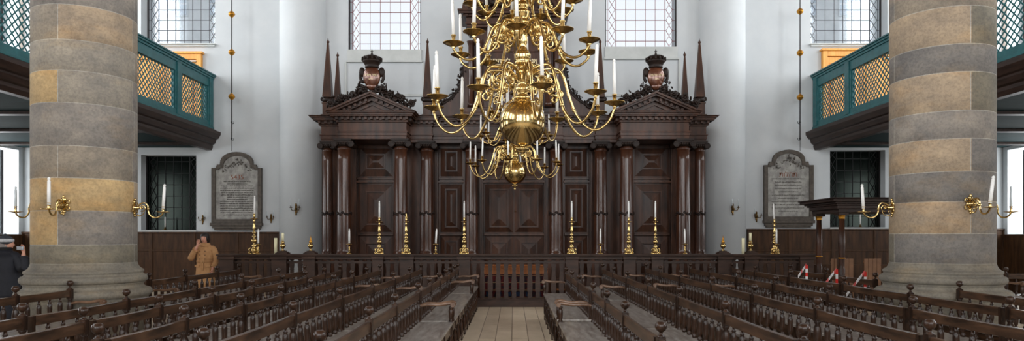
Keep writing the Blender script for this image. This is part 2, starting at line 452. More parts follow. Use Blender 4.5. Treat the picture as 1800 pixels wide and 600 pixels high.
LJ = [1.26, 1.53, 2.01, 2.47, 2.92, 3.52, 3.97, 4.40, 4.89, 5.35, 5.82, 6.3, 6.8, 7.3, 7.8, 8.3, 8.8, 9.3, 9.8, 10.3, 10.8, 11.3]
# colour lists run: block left of first joint wraps with the last
Lc = [[OL,OL,OL,OL],            # bottom: [.., -115..]
      [GR,YL,GR,GR],
      [TN,YL,TN,TN],
      [GR,BR,BR,GR],
      [GR,GR,GR,GR],
      [GR,YL,WG,GR],
      [GR,WG,BR,GR],
      [GR,BR,TN,BR],
      [GR,GR,GR]]
La = [even, odd, even, odd, even, odd, even, odd, even] 
RJ = [1.26, 1.69, 2.14, 2.56, 3.02, 3.41, 3.95, 4.34, 4.87, 5.35, 5.82, 6.3, 6.8, 7.3, 7.8, 8.3, 8.8, 9.3, 9.8, 10.3, 10.8, 11.3]
ro = [-119, 31, 121, 180]; re_ = [-60, 95, 180]
Rc = [[OL,DG,DG],
      [TN,TN,GR,GR],
      [GR,DG,GR],
      [GR,TN,DG,GR],
      [GR,GR,GR],
      [GR,TN,OL,GR],
      [DG,DG,DG],
      [TN,TN,OL,GR],
      [GR,BR,BR]]
Ra = [re_, ro, re_, ro, re_, ro, re_, ro, re_]
rng = random.Random(3)
def fill(c, a, n, e, o):
    while len(c) < n:
        k = len(c); a.append(o if k % 2 else e); c.append([rng.choice([GR,BR,WG,TN]) for _ in range(4)])
fill(Lc, La, len(LJ)-1, even, odd); fill(Rc, Ra, len(RJ)-1, re_, ro)
stone_pillar(PALL[0]*1.0, LJ, Lc, La, 'shaft', 'massive round sandstone pillar on the left, with ochre-stained blocks')
stone_pillar(PALL[1]*1.0, RJ, Rc, Ra, 'shaft', 'massive round sandstone pillar on the right, beside the roofed pew')

# ------------------------------------------------------------------ galleries
GX = 9.05
for sx, side in ((-1, 'left'), (1, 'right')):
    # slab with moulded dark cornice, beams below
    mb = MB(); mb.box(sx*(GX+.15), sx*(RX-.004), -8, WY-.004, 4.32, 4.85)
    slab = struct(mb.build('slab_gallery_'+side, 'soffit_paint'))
    mb = MB()
    prof = [(GX+.16,4.24),(GX-.0,4.24),(GX-.04,4.33),(GX-.04,4.40),(GX-.10,4.43),(GX-.14,4.52),(GX-.14,4.56),(GX-.20,4.58),(GX-.27,4.70),(GX-.27,4.78),(GX-.16,4.80),(GX-.10,4.86),(GX+.16,4.86)]
    poly = [(sx*a, z) for a, z in prof]
    n = len(mb.v); k = len(poly)
    for yy in (-8, WY-.006):
        for (a, z) in poly: mb.v.append((a, yy, z))
    mb.face([n+i for i in range(k)]); mb.face([n+k+i for i in range(k)][::-1])
    for i in range(k): j = (i+1) % k; mb.face([n+i, n+k+i, n+k+j, n+j])
    struct(mb.build('cornice_gallery_'+side, 'gallery_dark_wood'))
    for i in range(11):
        y = 19.4-i*2.4
        mb = MB(); mb.box(sx*(GX+.16), sx*(RX-.01), y-.11, y+.11, 4.25, 4.325)
        struct(mb.build('beam_gallery_'+side, 'gallery_dark_wood', bevel=.01))
    # teal parapet
    root = thing('gallery_parapet', 'teal gallery parapet with diamond lattice panels above the %s side aisle' % side, 'parapet', (sx*GX, 0, 0), 0, 'gallery parapets')
    y1, y0 = WY-.02, 6.5
    mb = MB(); mb.box(-.055, .055, y0, y1, 4.865, 5.07).box(-.08, .08, y0, y1, 4.865, 4.93).build('bottom_rail', 'teal_paint', root, bevel=.008)
    mb = MB(); mb.box(-.055, .055, y0, y1, 6.09, 6.34)
    mb.box(-.085, .085, y0, y1, 6.34, 6.40).box(-.12, .12, y0, y1, 6.40, 6.45).box(-.15, .15, y0, y1, 6.45, 6.49)
    mb.build('top_rail', 'teal_paint', root, bevel=.006)
    posts = [20.30, 18.36, 15.85, 13.36, 10.83, 8.35, 6.70]
    for p in posts:
        mb = MB(); mb.box(-.065, .065, p-.17, p+.17, 5.07, 6.09).box(-.09, .09, p-.11, p+.11, 4.93, 6.34)
        mb.build('post', 'teal_paint', root, bevel=.008)
    for i in range(len(posts)-1):
        a, b_ = posts[i+1]+.17, posts[i]-.17
        mb = MB(); za, zb = 5.07, 6.09; w = .013
        mb.box(-.03, .03, a, a+.04, za, zb).box(-.03, .03, b_-.04, b_, za, zb)
        pitch = .160
        for dirn in (1, -1):
            L = (b_-a)+(zb-za); t = -(zb-za)
            kx = .012*dirn
            while t < (b_-a):
                # line: y = a + t + s, z = za + s  (dirn 1) ; mirrored for -1
                s0 = max(0, -t); s1 = min(zb-za, (b_-a)-t)
                if s1 > s0:
                    if dirn == 1: p0, p1 = (a+t+s0, za+s0), (a+t+s1, za+s1)
                    else: p0, p1 = (a+t+s0, zb-s0), (a+t+s1, zb-s1)
                    d = Vector((p1[0]-p0[0], p1[1]-p0[1])); d.normalize(); nn = Vector((-d.y, d.x))*w
                    n = len(mb.v)
                    for xx in (kx-.006, kx+.006):
                        for (yy, zz) in ((p0[0]+nn.x, p0[1]+nn.y), (p1[0]+nn.x, p1[1]+nn.y), (p1[0]-nn.x, p1[1]-nn.y), (p0[0]-nn.x, p0[1]-nn.y)): mb.v.append((xx, yy, zz))
                    for q in ((0,1,2,3),(7,6,5,4),(0,4,5,1),(1,5,6,2),(2,6,7,3),(3,7,4,0)): mb.face([n+j for j in q])
                t += pitch
        mb.build('lattice', 'teal_paint', root)
    # pine doors on the east wall up in the gallery
    xa, xb = (wx(232), wx(357)) if sx < 0 else (wx(1443), wx(1575))
    zt = PZ(93 if sx < 0 else 88, WY)
    t = thing('gallery_cupboard', 'golden pine panelled double door behind the %s gallery parapet' % side, 'door', ((xa+xb)/2, WY-.02, 4.86), 0, 'pine doors in the galleries')
    hw = (xb-xa)/2; H = zt-4.86
    MB().box(-hw, -hw+.14, -.12, .01, 0, H-.06).box(hw-.14, hw, -.12, .01, 0, H-.06).box(-hw+.14, hw-.14, -.12, .01, H-.22, H-.06).box(-hw-.05, hw+.05, -.17, .01, H-.06, H).build('door_frame', 'pine', t, bevel=.008)
    for s2 in (-1, 1):
        a, b_ = (-hw+.14, -.005) if s2 < 0 else (.005, hw-.14)
        mb = MB(); mb.box(a, b_, -.06, -.01, .02, H-.23)
        for (c, d) in ((.12, .75), (.85, H-.4)):
            mb.box(a+.1, b_-.1, -.085, -.06, c, d); mb.box(a+.16, b_-.16, -.10, -.085, c+.06, d-.06)
        dd = mb.build('door_leaf', 'pine', t, bevel=.008)
    MB().box(hw-.34, hw-.14, -.15, -.06, H-.30, H-.27).ball((hw-.34, -.13, H-.28), .03).build('latch', 'silver', t)
# pine window posts of the galleries' far ends (frames seen through the lattice)
    mb = MB(); mb.box(sx*(RX-.55), sx*(RX-.47), WY-.12, WY-.02, 4.86, 9.5).box(sx*(RX-2.6), sx*(RX-.55), WY-.1, WY-.02, 5.72, 5.8)
    tag(mb.build('pine_post', 'pine'), 'slim golden pine post at the end wall of the %s gallery' % side, 'post', 'pine posts in the galleries')

# ------------------------------------------------------------------ the ark
A0, A1, A2, A3 = 18.0, 18.66, 18.95, 19.15      # column axes front / set back; deep bay; panel plane
ark = thing('ark_cabinet', 'tall dark carved wooden ark with columns, pediments and obelisks filling the end wall', 'ark', (PX(903,A1), A3, 0))
def part(mb, name, mat, bevel=0, parent=None):
    o = mb.build(name, mat, None, bevel)
    o.parent = parent or ark
    # geometry was built in world space
    o.matrix_parent_inverse = Matrix.Identity(4)
    r = parent or ark
    wl = Vector((0,0,0)); q = r
    while q is not None: wl += q.location; q = q.parent
    o.location = -wl
    return o
cxx = 903.0
def mir(px): return 2*cxx-px
# back body
mb = MB(); mb.box(PX(566,A3), PX(mir(566),A3), A3, WY-.15, 0, PZ(247,A3))
part(mb, 'body', 'ark_wood')
# raised panels
def fielded(mb, x0, x1, z0, z1, y, fw, sink=.035):
    """frame edge, sloping bevel, raised centre with shadow moulding"""
    o = [(x0,z0),(x1,z0),(x1,z1),(x0,z1)]; i = [(x0+fw,z0+fw),(x1-fw,z0+fw),(x1-fw,z1-fw),(x0+fw,z1-fw)]
    n = len(mb.v)
    for (x, z) in o: mb.v.append((x, y-.008, z))
    for (x, z) in i: mb.v.append((x, y-.05, z))
    for k in range(4):
        j = (k+1) % 4; mb.face([n+k, n+j, n+4+j, n+4+k])
    # inner moulded frame and recessed field
    t = .024; xi0, zi0, xi1, zi1 = i[0][0], i[0][1], i[2][0], i[2][1]
    mb.box(xi0, xi1, y-.075, y-.02, zi0, zi0+t).box(xi0, xi1, y-.075, y-.02, zi1-t, zi1).box(xi0, xi0+t, y-.075, y-.02, zi0+t, zi1-t).box(xi1-t, xi1, y-.075, y-.02, zi0+t, zi1-t)
    mb.box(xi0+t, xi1-t, y-.012, y-.008, zi0+t, zi1-t)
    # raised hipped field inside the sunk moulding
    a0, a1, b0, b1 = xi0+t+.018, xi1-t-.018, zi0+t+.018, zi1-t-.018; e = min(a1-a0, b1-b0)*.42; n = len(mb.v)
    for (x, z) in ((a0,b0),(a1,b0),(a1,b1),(a0,b1)): mb.v.append((x, y-.018, z))
    for (x, z) in ((a0+e,b0+e),(a1-e,b0+e),(a1-e,b1-e),(a0+e,b1-e)): mb.v.append((x, y-.055, z))
    for k in range(4):
        j = (k+1) % 4; mb.face([n+k, n+j, n+4+j, n+4+k])
    mb.face([n+4,n+5,n+6,n+7])
def X3(px): return PX(px, A3)
def Z3(py): return PZ(py, A3)
def bay(x0, x1, dpair=None):
    """one bay: upper square panel, moulded rail, tall panel, lower panel"""
    a, b_ = X3(x0), X3(x1)
    mb = MB(); mb.box(a-.03, b_+.03, A3-.05, A3+.01, Z3(262), Z3(249)); mb.box(a-.05, b_+.05, A3-.09, A3, Z3(252), Z3(248)); part(mb, 'lintel', 'ark_wood', .006)
    up = MB(); up.box(a, b_, A3-.01, A3, Z3(312), Z3(257)); fielded(up, a, b_, Z3(311), Z3(258), A3, (b_-a)*.22 if b_-a < 1.3 else .27)
    part(up, 'upper_panel', 'ark_wood')
    mb = MB(); mb.box(a-.04, b_+.04, A3-.10, A3, Z3(316), Z3(312.5)).box(a-.02, b_+.02, A3-.065, A3, Z3(319), Z3(316)).box(a-.05, b_+.05, A3-.13, A3, Z3(322), Z3(319)); part(mb, 'moulded_rail', 'ark_wood', .006)
    if dpair:
        for (c, d) in dpair:
            dr = MB(); dr.box(X3(c), X3(d), A3-.02, A3, Z3(410), Z3(323)); fielded(dr, X3(c), X3(d), Z3(409), Z3(324), A3-.01, .14)
            lf = part(dr, 'door_leaf', 'ark_wood')
        kn = MB(); kn.ball((X3(903)+.04, A3-.09, Z3(372)), .022); part(kn, 'door_knob', 'dark_brass')
    else:
        dr = MB(); dr.box(a, b_, A3-.02, A3, Z3(410), Z3(323)); fielded(dr, a, b_, Z3(409), Z3(324), A3-.01, (b_-a)*.22)
        lf = part(dr, 'door_leaf', 'ark_wood')
    mb = MB(); mb.box(a-.02, b_+.02, A3-.10, A3, Z3(414.5), Z3(410.5)); part(mb, 'middle_rail', 'ark_wood', .006)
    for (c, d) in (dpair or ((x0, x1),)):
        lo = MB(); fielded(lo, X3(c), X3(d), .62, Z3(415), A3-.01, (X3(d)-X3(c))*.21); part(lo, 'lower_panel', 'ark_wood')
    mb = MB(); mb.box(a-.05, b_+.05, A3-.14, A3, .0, .60); part(mb, 'plinth_block', 'ark_wood', .01)
bay(631, 691); bay(mir(691), mir(631)); bay(774, 813); bay(mir(813), mir(774)); bay(852, 955, ((852, 902.8), (904.2, 955)))
# pilaster strips beside the bays
for px0, px1, yy in ((618,628,A3-.14),(693,700,A3-.14),(762,771,A3-.1),(815,820,A3-.1),(838,850,A3-.12)):
    for (a, b_) in ((px0, px1), (mir(px1), mir(px0))):
        mb = MB(); mb.box(X3(a), X3(b_), yy, A3+.01, 0, Z3(247)).box(X3(a)+.04, X3(b_)-.04, yy-.02, yy, .7, Z3(262)); part(mb, 'pilaster_strip', 'ark_wood', .008)
# columns
def ark_column(px, Y, r, ztop_py, side_volutes=True):
    x = PX(px, Y); zt = PZ(ztop_py, Y); ped = 1.05
    mb = MB(); mb.box(-r*1.5, r*1.5, -r*1.5, r*1.5, 0, ped-.1).box(-r*1.7, r*1.7, -r*1.7, r*1.7, ped-.1, ped)
    prof = [(r*1.35,ped),(r*1.35,ped+.05),(r*1.2,ped+.09),(r*1.25,ped+.13),(r*1.05,ped+.17),(r*1.02,ped+.25)]
    H = zt-.28-ped-.25
    for i in range(1, 11):
        t = i/10; prof.append((r*(1.02-.16*t**1.6), ped+.25+H*t))
    prof += [(r*.98, zt-.27), (r*.98, zt-.24), (r*.86, zt-.22), (r*.86, zt-.2)]
    sh = MB(); sh.lathe(prof, 32)
    root = link('column', sh.mesh('column', 'column_wood'), ark, (x-ark.location.x, Y-ark.location.y, 0))
    link('pedestal', mb.mesh('pedestal', 'ark_wood'), root)
    cp = MB(); q = r*1.12
    cp.box(-q*1.12, q*1.12, -q*1.05, q*1.05, zt-.05, zt).lathe([(r*.86,zt-.2),(r*1.05,zt-.17),(r*1.12,zt-.13),(r*1.0,zt-.09)], 20)
    cp.box(-q*1.05, q*1.05, -q*.95, q*.95, zt-.10, zt-.05)
    for sx in (-1, 1):
        mt = Matrix.Rotation(PI/2, 3, 'X')
        cp.lathe([(.045,-q*1.0),(.05,-q*.9),(.085,-q*1.02),(.085,-q*.9),(.062,0),(.085,q*.9),(.085,q*1.02),(.05,q*.9)], 16, (sx*q*1.05, 0, zt-.14), True, mt)
        cp.lathe([(.03,-q*1.08),(.028,-q*1.0)], 10, (sx*q*1.05, 0, zt-.14), True, mt)
    for i in range(5): cp.ball(((i-2)*r*.36, -q*.95, zt-.13), (.03,.025,.04), 8, 5)
    link('capital', cp.mesh('capital', 'carved_wood'), root)
    bd = MB(); zb = PZ(376, Y); rr = r*(1.02-.16*((zb-ped-.25)/H)**1.6)
    rg = random.Random(int(px))
    for i in range(16):
        a = 2*PI*i/16; c = (math.cos(a)*(rr+.005), math.sin(a)*(rr+.005), zb+.03*math.sin(i*2.2))
        mt = Matrix.Rotation(a, 3, 'Z') @ Matrix.Rotation(rg.uniform(-.6,.6), 3, 'X')
        bd.ball(c, (.022,.05,.035), 7, 5, mt)
    link('carved_band', bd.mesh('carved_band', 'carved_wood'), root)
for (px, Y, r, t) in ((576.5,A1,.145,249),(605,A0,.185,245.5),(704.5,A0,.185,245.5),(750.5,A1,.185,249),(828.5,A1,.185,249)):
    for p in (px, mir(px)): ark_column(p, Y, r, t)
# entablatures
def entab(x0, x1, yf, yb, name='entablature'):
    """architrave, frieze, dentils and stepped cornice between world x0..x1; front face yf, back yb"""
    z = [4.20, 4.29, 4.38, 4.40, 4.66, 4.69, 4.77, 4.80, 4.85, 4.90]
    mb = MB()
    mb.box(x0, x1, yf, yb, z[0], z[1]).box(x0-.015, x1+.015, yf-.015, yb, z[1], z[2]).box(x0-.035, x1+.035, yf-.04, yb, z[2], z[3]+.015)
    mb.box(x0, x1, yf+.005, yb, z[3]+.015, z[4]-.02)
    mb.box(x0-.04, x1+.04, yf-.04, yb, z[4]-.02, z[5]); mb.box(x0-.05, x1+.05, yf-.06, yb, z[5], z[6])
    mb.box(x0-.17, x1+.17, yf-.18, yb, z[6], z[7]).box(x0-.20, x1+.20, yf-.21, yb, z[7], z[8]).box(x0-.25, x1+.25, yf-.26, yb, z[8], z[9]-.02).box(x0-.28, x1+.28, yf-.29, yb, z[9]-.02, z[9])
    e = part(mb, name, 'ark_wood', .006)
    dn = MB(); n = max(2, int((x1-x0+.1)/.155)); 
    for i in range(n+1):
        x = x0-.02+(x1-x0+.04)*i/n; dn.box(x-.035, x+.035, yf-.13, yf-.055, z[5]+.01, z[6])
    m_ = max(1, int((yb-yf)/.155))
    for i in range(m_):
        y = yf+.1+i*.155
        if y > yb-.06: break
        dn.box(x0-.12, x0-.05, y-.035, y+.035, z[5]+.01, z[6]); dn.box(x1+.05, x1+.12, y-.035, y+.035, z[5]+.01, z[6])
    d = dn.build('dentil_moulding', 'ark_wood', e)
    return e
YF0, YF1, YF2 = A0-.14, A1-.16, A1+.12
def L_(px, Y): return PX(px, Y)
entab(L_(564,YF1), L_(mir(564),YF1), YF1+.12, WY-.12)         # long body (recessed bays)
for a, b_ in ((564.5,594),(715,759),(815,991-2)):
    prs = [(a, b_)] if a == 815 else [(a, b_), (mir(b_), mir(a))]
    for (c, d) in prs: entab(L_(c,YF1), L_(d,YF1), YF1-.002, YF1+.13)
for (c, d) in ((594.5,714.5), (mir(714.5), mir(594.5))): entab(L_(c,YF0), L_(d,YF0), YF0, YF1+.15)
# soffit lintels inside the porticoes
# pediments
def leafy(mb, pts, r, n, rg, ry=.5):
    for i in range(n):
        t = rg.random()*(len(pts)-1); k = int(t); p = Vector(pts[k]).lerp(Vector(pts[min(k+1, len(pts)-1)]), t-k)
        p += Vector((rg.gauss(0, r*.55), rg.gauss(0, r*.4), rg.gauss(0, r*.55)))
        mt = Euler((rg.uniform(0,PI), rg.uniform(0,PI), rg.uniform(0,PI))).to_matrix()
        s = r*rg.uniform(.35,.65); mb.ball(tuple(p), (s, s*.3, s*.65), 7, 4, mt)
def pediment(pxc, flip):
    yf = YF0; xc = PX(pxc, yf-.2); z0 = 4.90; hw = PX(730,yf-.25)-PX(575,yf-.25); hw /= 2; apex = PZ(162, yf-.2)
    H = apex-z0
    mb = MB(); mb.prism([(xc-hw*.86, z0), (xc+hw*.86, z0), (xc, apex-.12)], 1, yf-.02, yf+.55)
    root = part(mb, 'pediment', 'ark_wood')
    k = MB()
    def rake(s, th0, th1, y0):   # sloping strip between offsets below the raking line
        sl = H/hw
        p = [(xc+s*hw, z0), (xc+s*hw, z0)]
        nx = math.hypot(hw, H); dz0 = th0*nx/hw; dz1 = th1*nx/hw
        poly = [(xc, apex-dz0), (xc+s*(hw-dz0/sl), z0), (xc+s*max(hw-dz1/sl, 0), z0), (xc, apex-dz1)]
        if s < 0: poly = poly[::-1]
        k.prism(poly, 1, y0, yf+.5)
    for s in (-1, 1):
        rake(s, 0, .045, yf-.33); rake(s, .045, .09, yf-.27); rake(s, .09, .16, yf-.10); rake(s, .16, .19, yf-.14); rake(s, .25, .29, yf-.07)
    part(k, 'raking_cornice', 'ark_wood', parent=root)
    d = MB()
    for s in (-1, 1):
        for i in range(1, 8):
            t = i/8.2; x = xc+s*hw*t; z = apex-H*t-.145
            if z < z0+.02: continue
            a = math.atan2(-H*s, hw); c, sn = math.cos(a), math.sin(a)
            q = [(-.035,-.035),(.035,-.035),(.035,.035),(-.035,.035)]
            d.prism([(x+u*c-w*sn, z+u*sn+w*c) for u, w in q], 1, yf-.19, yf-.08)
    part(d, 'modillion_moulding', 'ark_wood', parent=root)
    # cartouche
    yc = yf-.12; cx = PX(pxc+1.5 if not flip else pxc+.5, yc); cz = PZ(135, yc)
    sh = MB(); sh.ball((cx, yc, cz), (.225,.13,.30), 28, 16); sh.lathe([(.06,-.36),(.16,-.26),(.1,-.2)], 16, (cx, yc+.02, cz))
    ct = part(sh, 'cartouche', 'copper_wood')
    ft = MB(); rg = random.Random(5+flip)
    for s in (-1, 1):
        sc = []
        for i in range(22):
            a = -PI*.5 + i*.30; r = .155-.006*i
            sc.append((cx+s*(.235+r*math.cos(a)*.55), yc+.02, cz+.04+r*math.sin(a)*1.1))
        ft.tube(sc, [.045-.0012*i for i in range(22)], 7)
        ft.tube(spline([(cx+s*.27,yc,cz-.2),(cx+s*.24,yc,cz-.33),(cx+s*.10,yc,cz-.40),(cx,yc,cz-.42)],5), .04, 7)
        leafy(ft, [(cx+s*.29,yc,cz-.12),(cx+s*.31,yc,cz-.3),(cx+s*.38,yc,cz-.36)], .09, 16, rg)
        ft.ball((cx+s*.255, yc+.01, cz+.12), (.085,.06,.13), 10, 6)
    part(ft, 'scroll_mount', 'carved_wood', parent=ct)
    cr = MB(); z = cz+.22
    cr.lathe([(.17,z),(.185,z+.03),(.17,z+.05),(.18,z+.08),(.225,z+.15),(.25,z+.18),(.235,z+.20),(.21,z+.27),(.14,z+.33),(.03,z+.35)], 24, (cx, yc+.02, 0))
    for i in range(14):
        a = 2*PI*i/14; p = (cx+.25*math.cos(a), yc+.02+.25*math.sin(a), z+.23); cr.ball(p, (.026,.026,.055), 6, 5)
        q = 2*PI*i/14
        if i % 2 == 0: cr.tube(spline([(cx+.26*math.cos(a), yc+.02+.26*math.sin(a), z+.20),(cx+.2*math.cos(a), yc+.02+.2*math.sin(a), z+.29),(cx, yc+.02, z+.34)],4), .018, 5)
    cr.ball((cx, yc+.02, z+.37), .032).lathe([(.02,z+.39),(.012,z+.47),(.001,z+.52)], 8, (cx, yc+.02, 0)).box(cx-.035, cx+.035, yc+.01, yc+.03, z+.43, z+.45)
    part(cr, 'crown', 'carved_wood', parent=ct)
    w = ct.location
    s1 = 'כהנים כתר'[::-1] if False else ('הרות רתכ' if not flip else 'הנהכ רתכ')
    text('inscription', s1[::-1][::-1], .085, 'gold_letter', ct, (cx, yc-.128, cz-.01))
    text('inscription', 'תויח' if flip else 'םייח', .06, 'gold_letter', ct, (cx, yc-.122, cz-.10))
    # leafy garlands down the slopes
    for s in (-1, 1):
        g = MB(); pts = []
        for i in range(7):
            t = .16+.76*i/6; pts.append((xc+s*hw*t, yf-.12, apex-H*t+.13+.03*math.sin(i*2.1)))
        leafy(g, pts, .115, 120, rg)
        for i in (0,2,4,6): # rosettes
            p = pts[i]
            for j in range(7):
                a = 2*PI*j/7; g.ball((p[0]+.065*math.cos(a), p[1]-.06, p[2]+.03+.065*math.sin(a)), (.042,.028,.042), 7, 5)
            g.ball((p[0], p[1]-.08, p[2]+.03), .03, 7, 5)
        g.tube(spline(pts, 4), .035, 6)
        part(g, 'leaf_garland', 'carved_wood', parent=root)
simple('copper_wood', (110,66,44), .22, .35, c2=(84,48,34), scale=6, coat=.8)
pediment(652, 0); pediment(1152.5, 1)
# obelisks
def obelisk(px, Y, tip, base, foot, w):
    x = PX(px, Y); zt, zb, zf = PZ(tip, Y), PZ(base, Y), PZ(foot, Y)
    mb = MB(); n = 0
    zf = 4.9
    mb.box(-w*1.25, w*1.25, -w*1.25, w*1.25, zf, zf+.06).box(-w*.95, w*.95, -w*.95, w*.95, zf+.06, zb-.18).box(-w*1.1, w*1.1, -w*1.1, w*1.1, zb-.18, zb-.15)
    ped = mb
    ob = MB()
    ob.lathe([(w*1.414,zb),(w*.30,zt-.17),(w*.22,zt-.16)], 4, (0,0,0), False, Matrix.Rotation(PI/4,3,'Z'))
    ob.lathe([(.02,zt-.16),(.03,zt-.15),(.018,zt-.14)], 10).ball((0,0,zt-.105), .042).lathe([(.012,zt-.07),(.016,zt-.05),(.002,zt)], 8)
    o = link('obelisk', ob.mesh('obelisk', 'ark_wood'), ark, (x-ark.location.x, Y-ark.location.y, 0))
    link('obelisk_pedestal', ped.mesh('obelisk_pedestal', 'ark_wood'), o)
    bl = MB(); bl.lathe([(w*.6,zb-.15),(w*1.1,zb-.13),(w*1.35,zb-.075),(w*1.1,zb-.02),(w*.7,zb)], 16)
    for s in (-1,1): bl.ball((s*w*1.2,-w*.5,zb-.05),(.04,.04,.06),8,5)
    link('obelisk_cushion', bl.mesh('obelisk_cushion', 'carved_wood'), o)
for (px, Y, tip, base, w) in ((576.5,A1-.05,67,172,.125),(593.5,A1+.9,91,178,.095),(751.5,A1-.05,67,172,.115),(1055,A1-.05,67,172,.115),(1203.5,A1+.9,90,178,.095),(1229.5,A1-.05,68,172,.125)):
    obelisk(px, Y, tip, base, 200, w)
# raised centre: attic with inscription panel, ogee wings, pilasters, cornice and segmental pediment
YT = A1+.14
tx0, tx1 = PX(834,YT), PX(mir(834),YT)
mb = MB(); mb.box(tx0, tx1, YT, YT+.9, 4.88, 7.35); att = part(mb, 'attic', 'ark_wood')
mb = MB(); mb.box(PX(812,YT), PX(mir(812),YT), YT-.10, YT+.8, 4.9, 5.06).box(PX(816,YT), PX(mir(816),YT), YT-.06, YT+.8, 5.06, 5.2); part(mb, 'attic_base', 'ark_wood', .01)
mb = MB(); a, b_ = PX(850,YT), PX(mir(850),YT); za, zb = PZ(190,YT), PZ(92,YT)
mb.box(a, b_, YT-.03, YT+.01, za, zb)
for (c, d, e, f_) in ((a-.06,b_+.06,za-.06,za),(a-.06,b_+.06,zb,zb+.06),(a-.06,a,za,zb),(b_,b_+.06,za,zb),((a+b_)/2-.03,(a+b_)/2+.03,za,zb)): mb.box(c, d, YT-.07, YT+.01, e, f_)
tb = part(mb, 'tablet_of_commandments', 'ark_wood', .008)
def rv(s): return s[::-1]
colR = ['אנכי יי','לא יהיה','לא תשא','זכור','כבד']; colL = ['לא תרצח','לא תנאף','לא תגנב','לא תענה','לא תחמד']
for k, (col, px) in enumerate(((colL, 876), (colR, 931))):
    for i, s in enumerate(col):
        text('inscription', rv(s), .17, 'gold_letter', att, (PX(px,YT)-ark.location.x+ (0), YT-.045-ark.location.y, PZ(111+i*9.2,YT)), offset=.002)
# text objects hang on the attic, whose own origin sits at the world origin
for o in list(att.children):
    if o.name.startswith('inscription'): o.location = (o.location.x+ark.location.x, o.location.y+ark.location.y, o.location.z)
for i, s in enumerate(('ועשו לי','מקדש','ושכנתי')):
    text('inscription', rv(s), .13, 'gold_letter', att, (PX(876,YT), YT-.045, PZ(161+i*9,YT)), offset=.001)
for p in (828, 842, mir(842), mir(828)):
    x = PX(p, YT-.15); mb = MB(); mb.lathe([(.11,5.2),(.11,5.3),(.085,5.34),(.085,6.9),(.10,6.92),(.12,7.0),(.13,7.02)], 20, (x, YT-.13 if p in (842, mir(842)) else YT-.02, 0))
    part(mb, 'attic_column', 'column_wood')
zc = PZ(47, YT)
mb = MB()
for (e, h0, h1) in ((0,0,.06),(.05,.06,.12),(.02,.12,.26),(.10,.26,.31),(.20,.31,.38),(.24,.38,.42)):
    mb.box(PX(822,YT)-e, PX(mir(822),YT)+e, YT-.25-e, YT+.8, zc+h0-.08, zc+h1-.08)
for i in range(16): x = PX(822,YT)+(PX(mir(822),YT)-PX(822,YT))*i/15; mb.box(x-.04, x+.04, YT-.40, YT-.25, zc+.17, zc+.23)
part(mb, 'attic_cornice', 'ark_wood', .006)
# segmental pediment
mb = MB(); xc = PX(903, YT); hw = (PX(mir(814),YT)-PX(814,YT))/2; zb = zc+.34; rise = .85
def arcpts(h, ri, n=18): return [(xc+h*math.cos(PI-PI*i/n), zb+ri*math.sin(PI*i/n)) for i in range(n+1)]
o1, i1 = arcpts(hw, rise), arcpts(hw-.16, rise-.14)
for i in range(18): mb.prism([o1[i], o1[i+1], i1[i+1], i1[i]], 1, YT-.45, YT+.5)
o2, i2 = arcpts(hw-.16, rise-.14), arcpts(hw-.26, rise-.22)
for i in range(18): mb.prism([o2[i], o2[i+1], i2[i+1], i2[i]], 1, YT-.32, YT+.5)
mb.prism([(x, z) for x, z in arcpts(hw-.2, rise-.18)][::-1], 1, YT-.12, YT+.4)
part(mb, 'segmental_pediment', 'ark_wood')
mb = MB(); rg = random.Random(9)
leafy(mb, [(xc-hw*.6,YT-.2,zb+.12),(xc-.2,YT-.22,zb+.3),(xc+.2,YT-.22,zb+.3),(xc+hw*.6,YT-.2,zb+.12)], .16, 90, rg)
part(mb, 'pediment_carving', 'carved_wood')
for s in (-1, 1):
    def mx_(p): return PX(p if s < 0 else mir(p), YT)
    curve = [(812,118),(812.5,132),(811,145),(805,158),(795,170),(782,180),(769,187),(762,190)]
    poly = [(mx_(836), 4.9), (mx_(836), PZ(112,YT)), (mx_(815), PZ(110,YT))] + [(mx_(a), PZ(b2,YT)) for a, b2 in curve] + [(mx_(762), 4.9)]
    mb = MB()
    k = len(poly); n = len(mb.v)
    for y in (YT+.02, YT+.35):
        for p in poly: mb.v.append((p[0], y, p[1]))
    # triangulated fan from the inner bottom corner keeps the concave outline true
    for base_, fl in ((n, 1), (n+k, 0)):
        for i in range(1, k-1):
            q = [base_, base_+i, base_+i+1]; mb.face(q if fl else q[::-1])
    for i in range(k): j = (i+1) % k; mb.face([n+i, n+j, n+k+j, n+k+i])
    wg = part(mb, 'ogee_wing', 'ark_wood')
    rim = MB(); cp = [(mx_(a), YT+.05, PZ(b2,YT)) for a, b2 in curve]
    rim.tube(spline(cp, 3), .05, 8); leafy(rim, [(p[0]+s*.03, p[1], p[2]+.02) for p in cp], .085, 110, rg)
    sp = []
    for i in range(20): a = i*.42; r = .17-.0075*i; sp.append((mx_(768)+s*(.0)+r*math.cos(a), YT-.02, PZ(184,YT)+r*math.sin(a)))
    rim.tube(sp, .035, 7)
    part(rim, 'carved_edge', 'carved_wood', parent=wg)

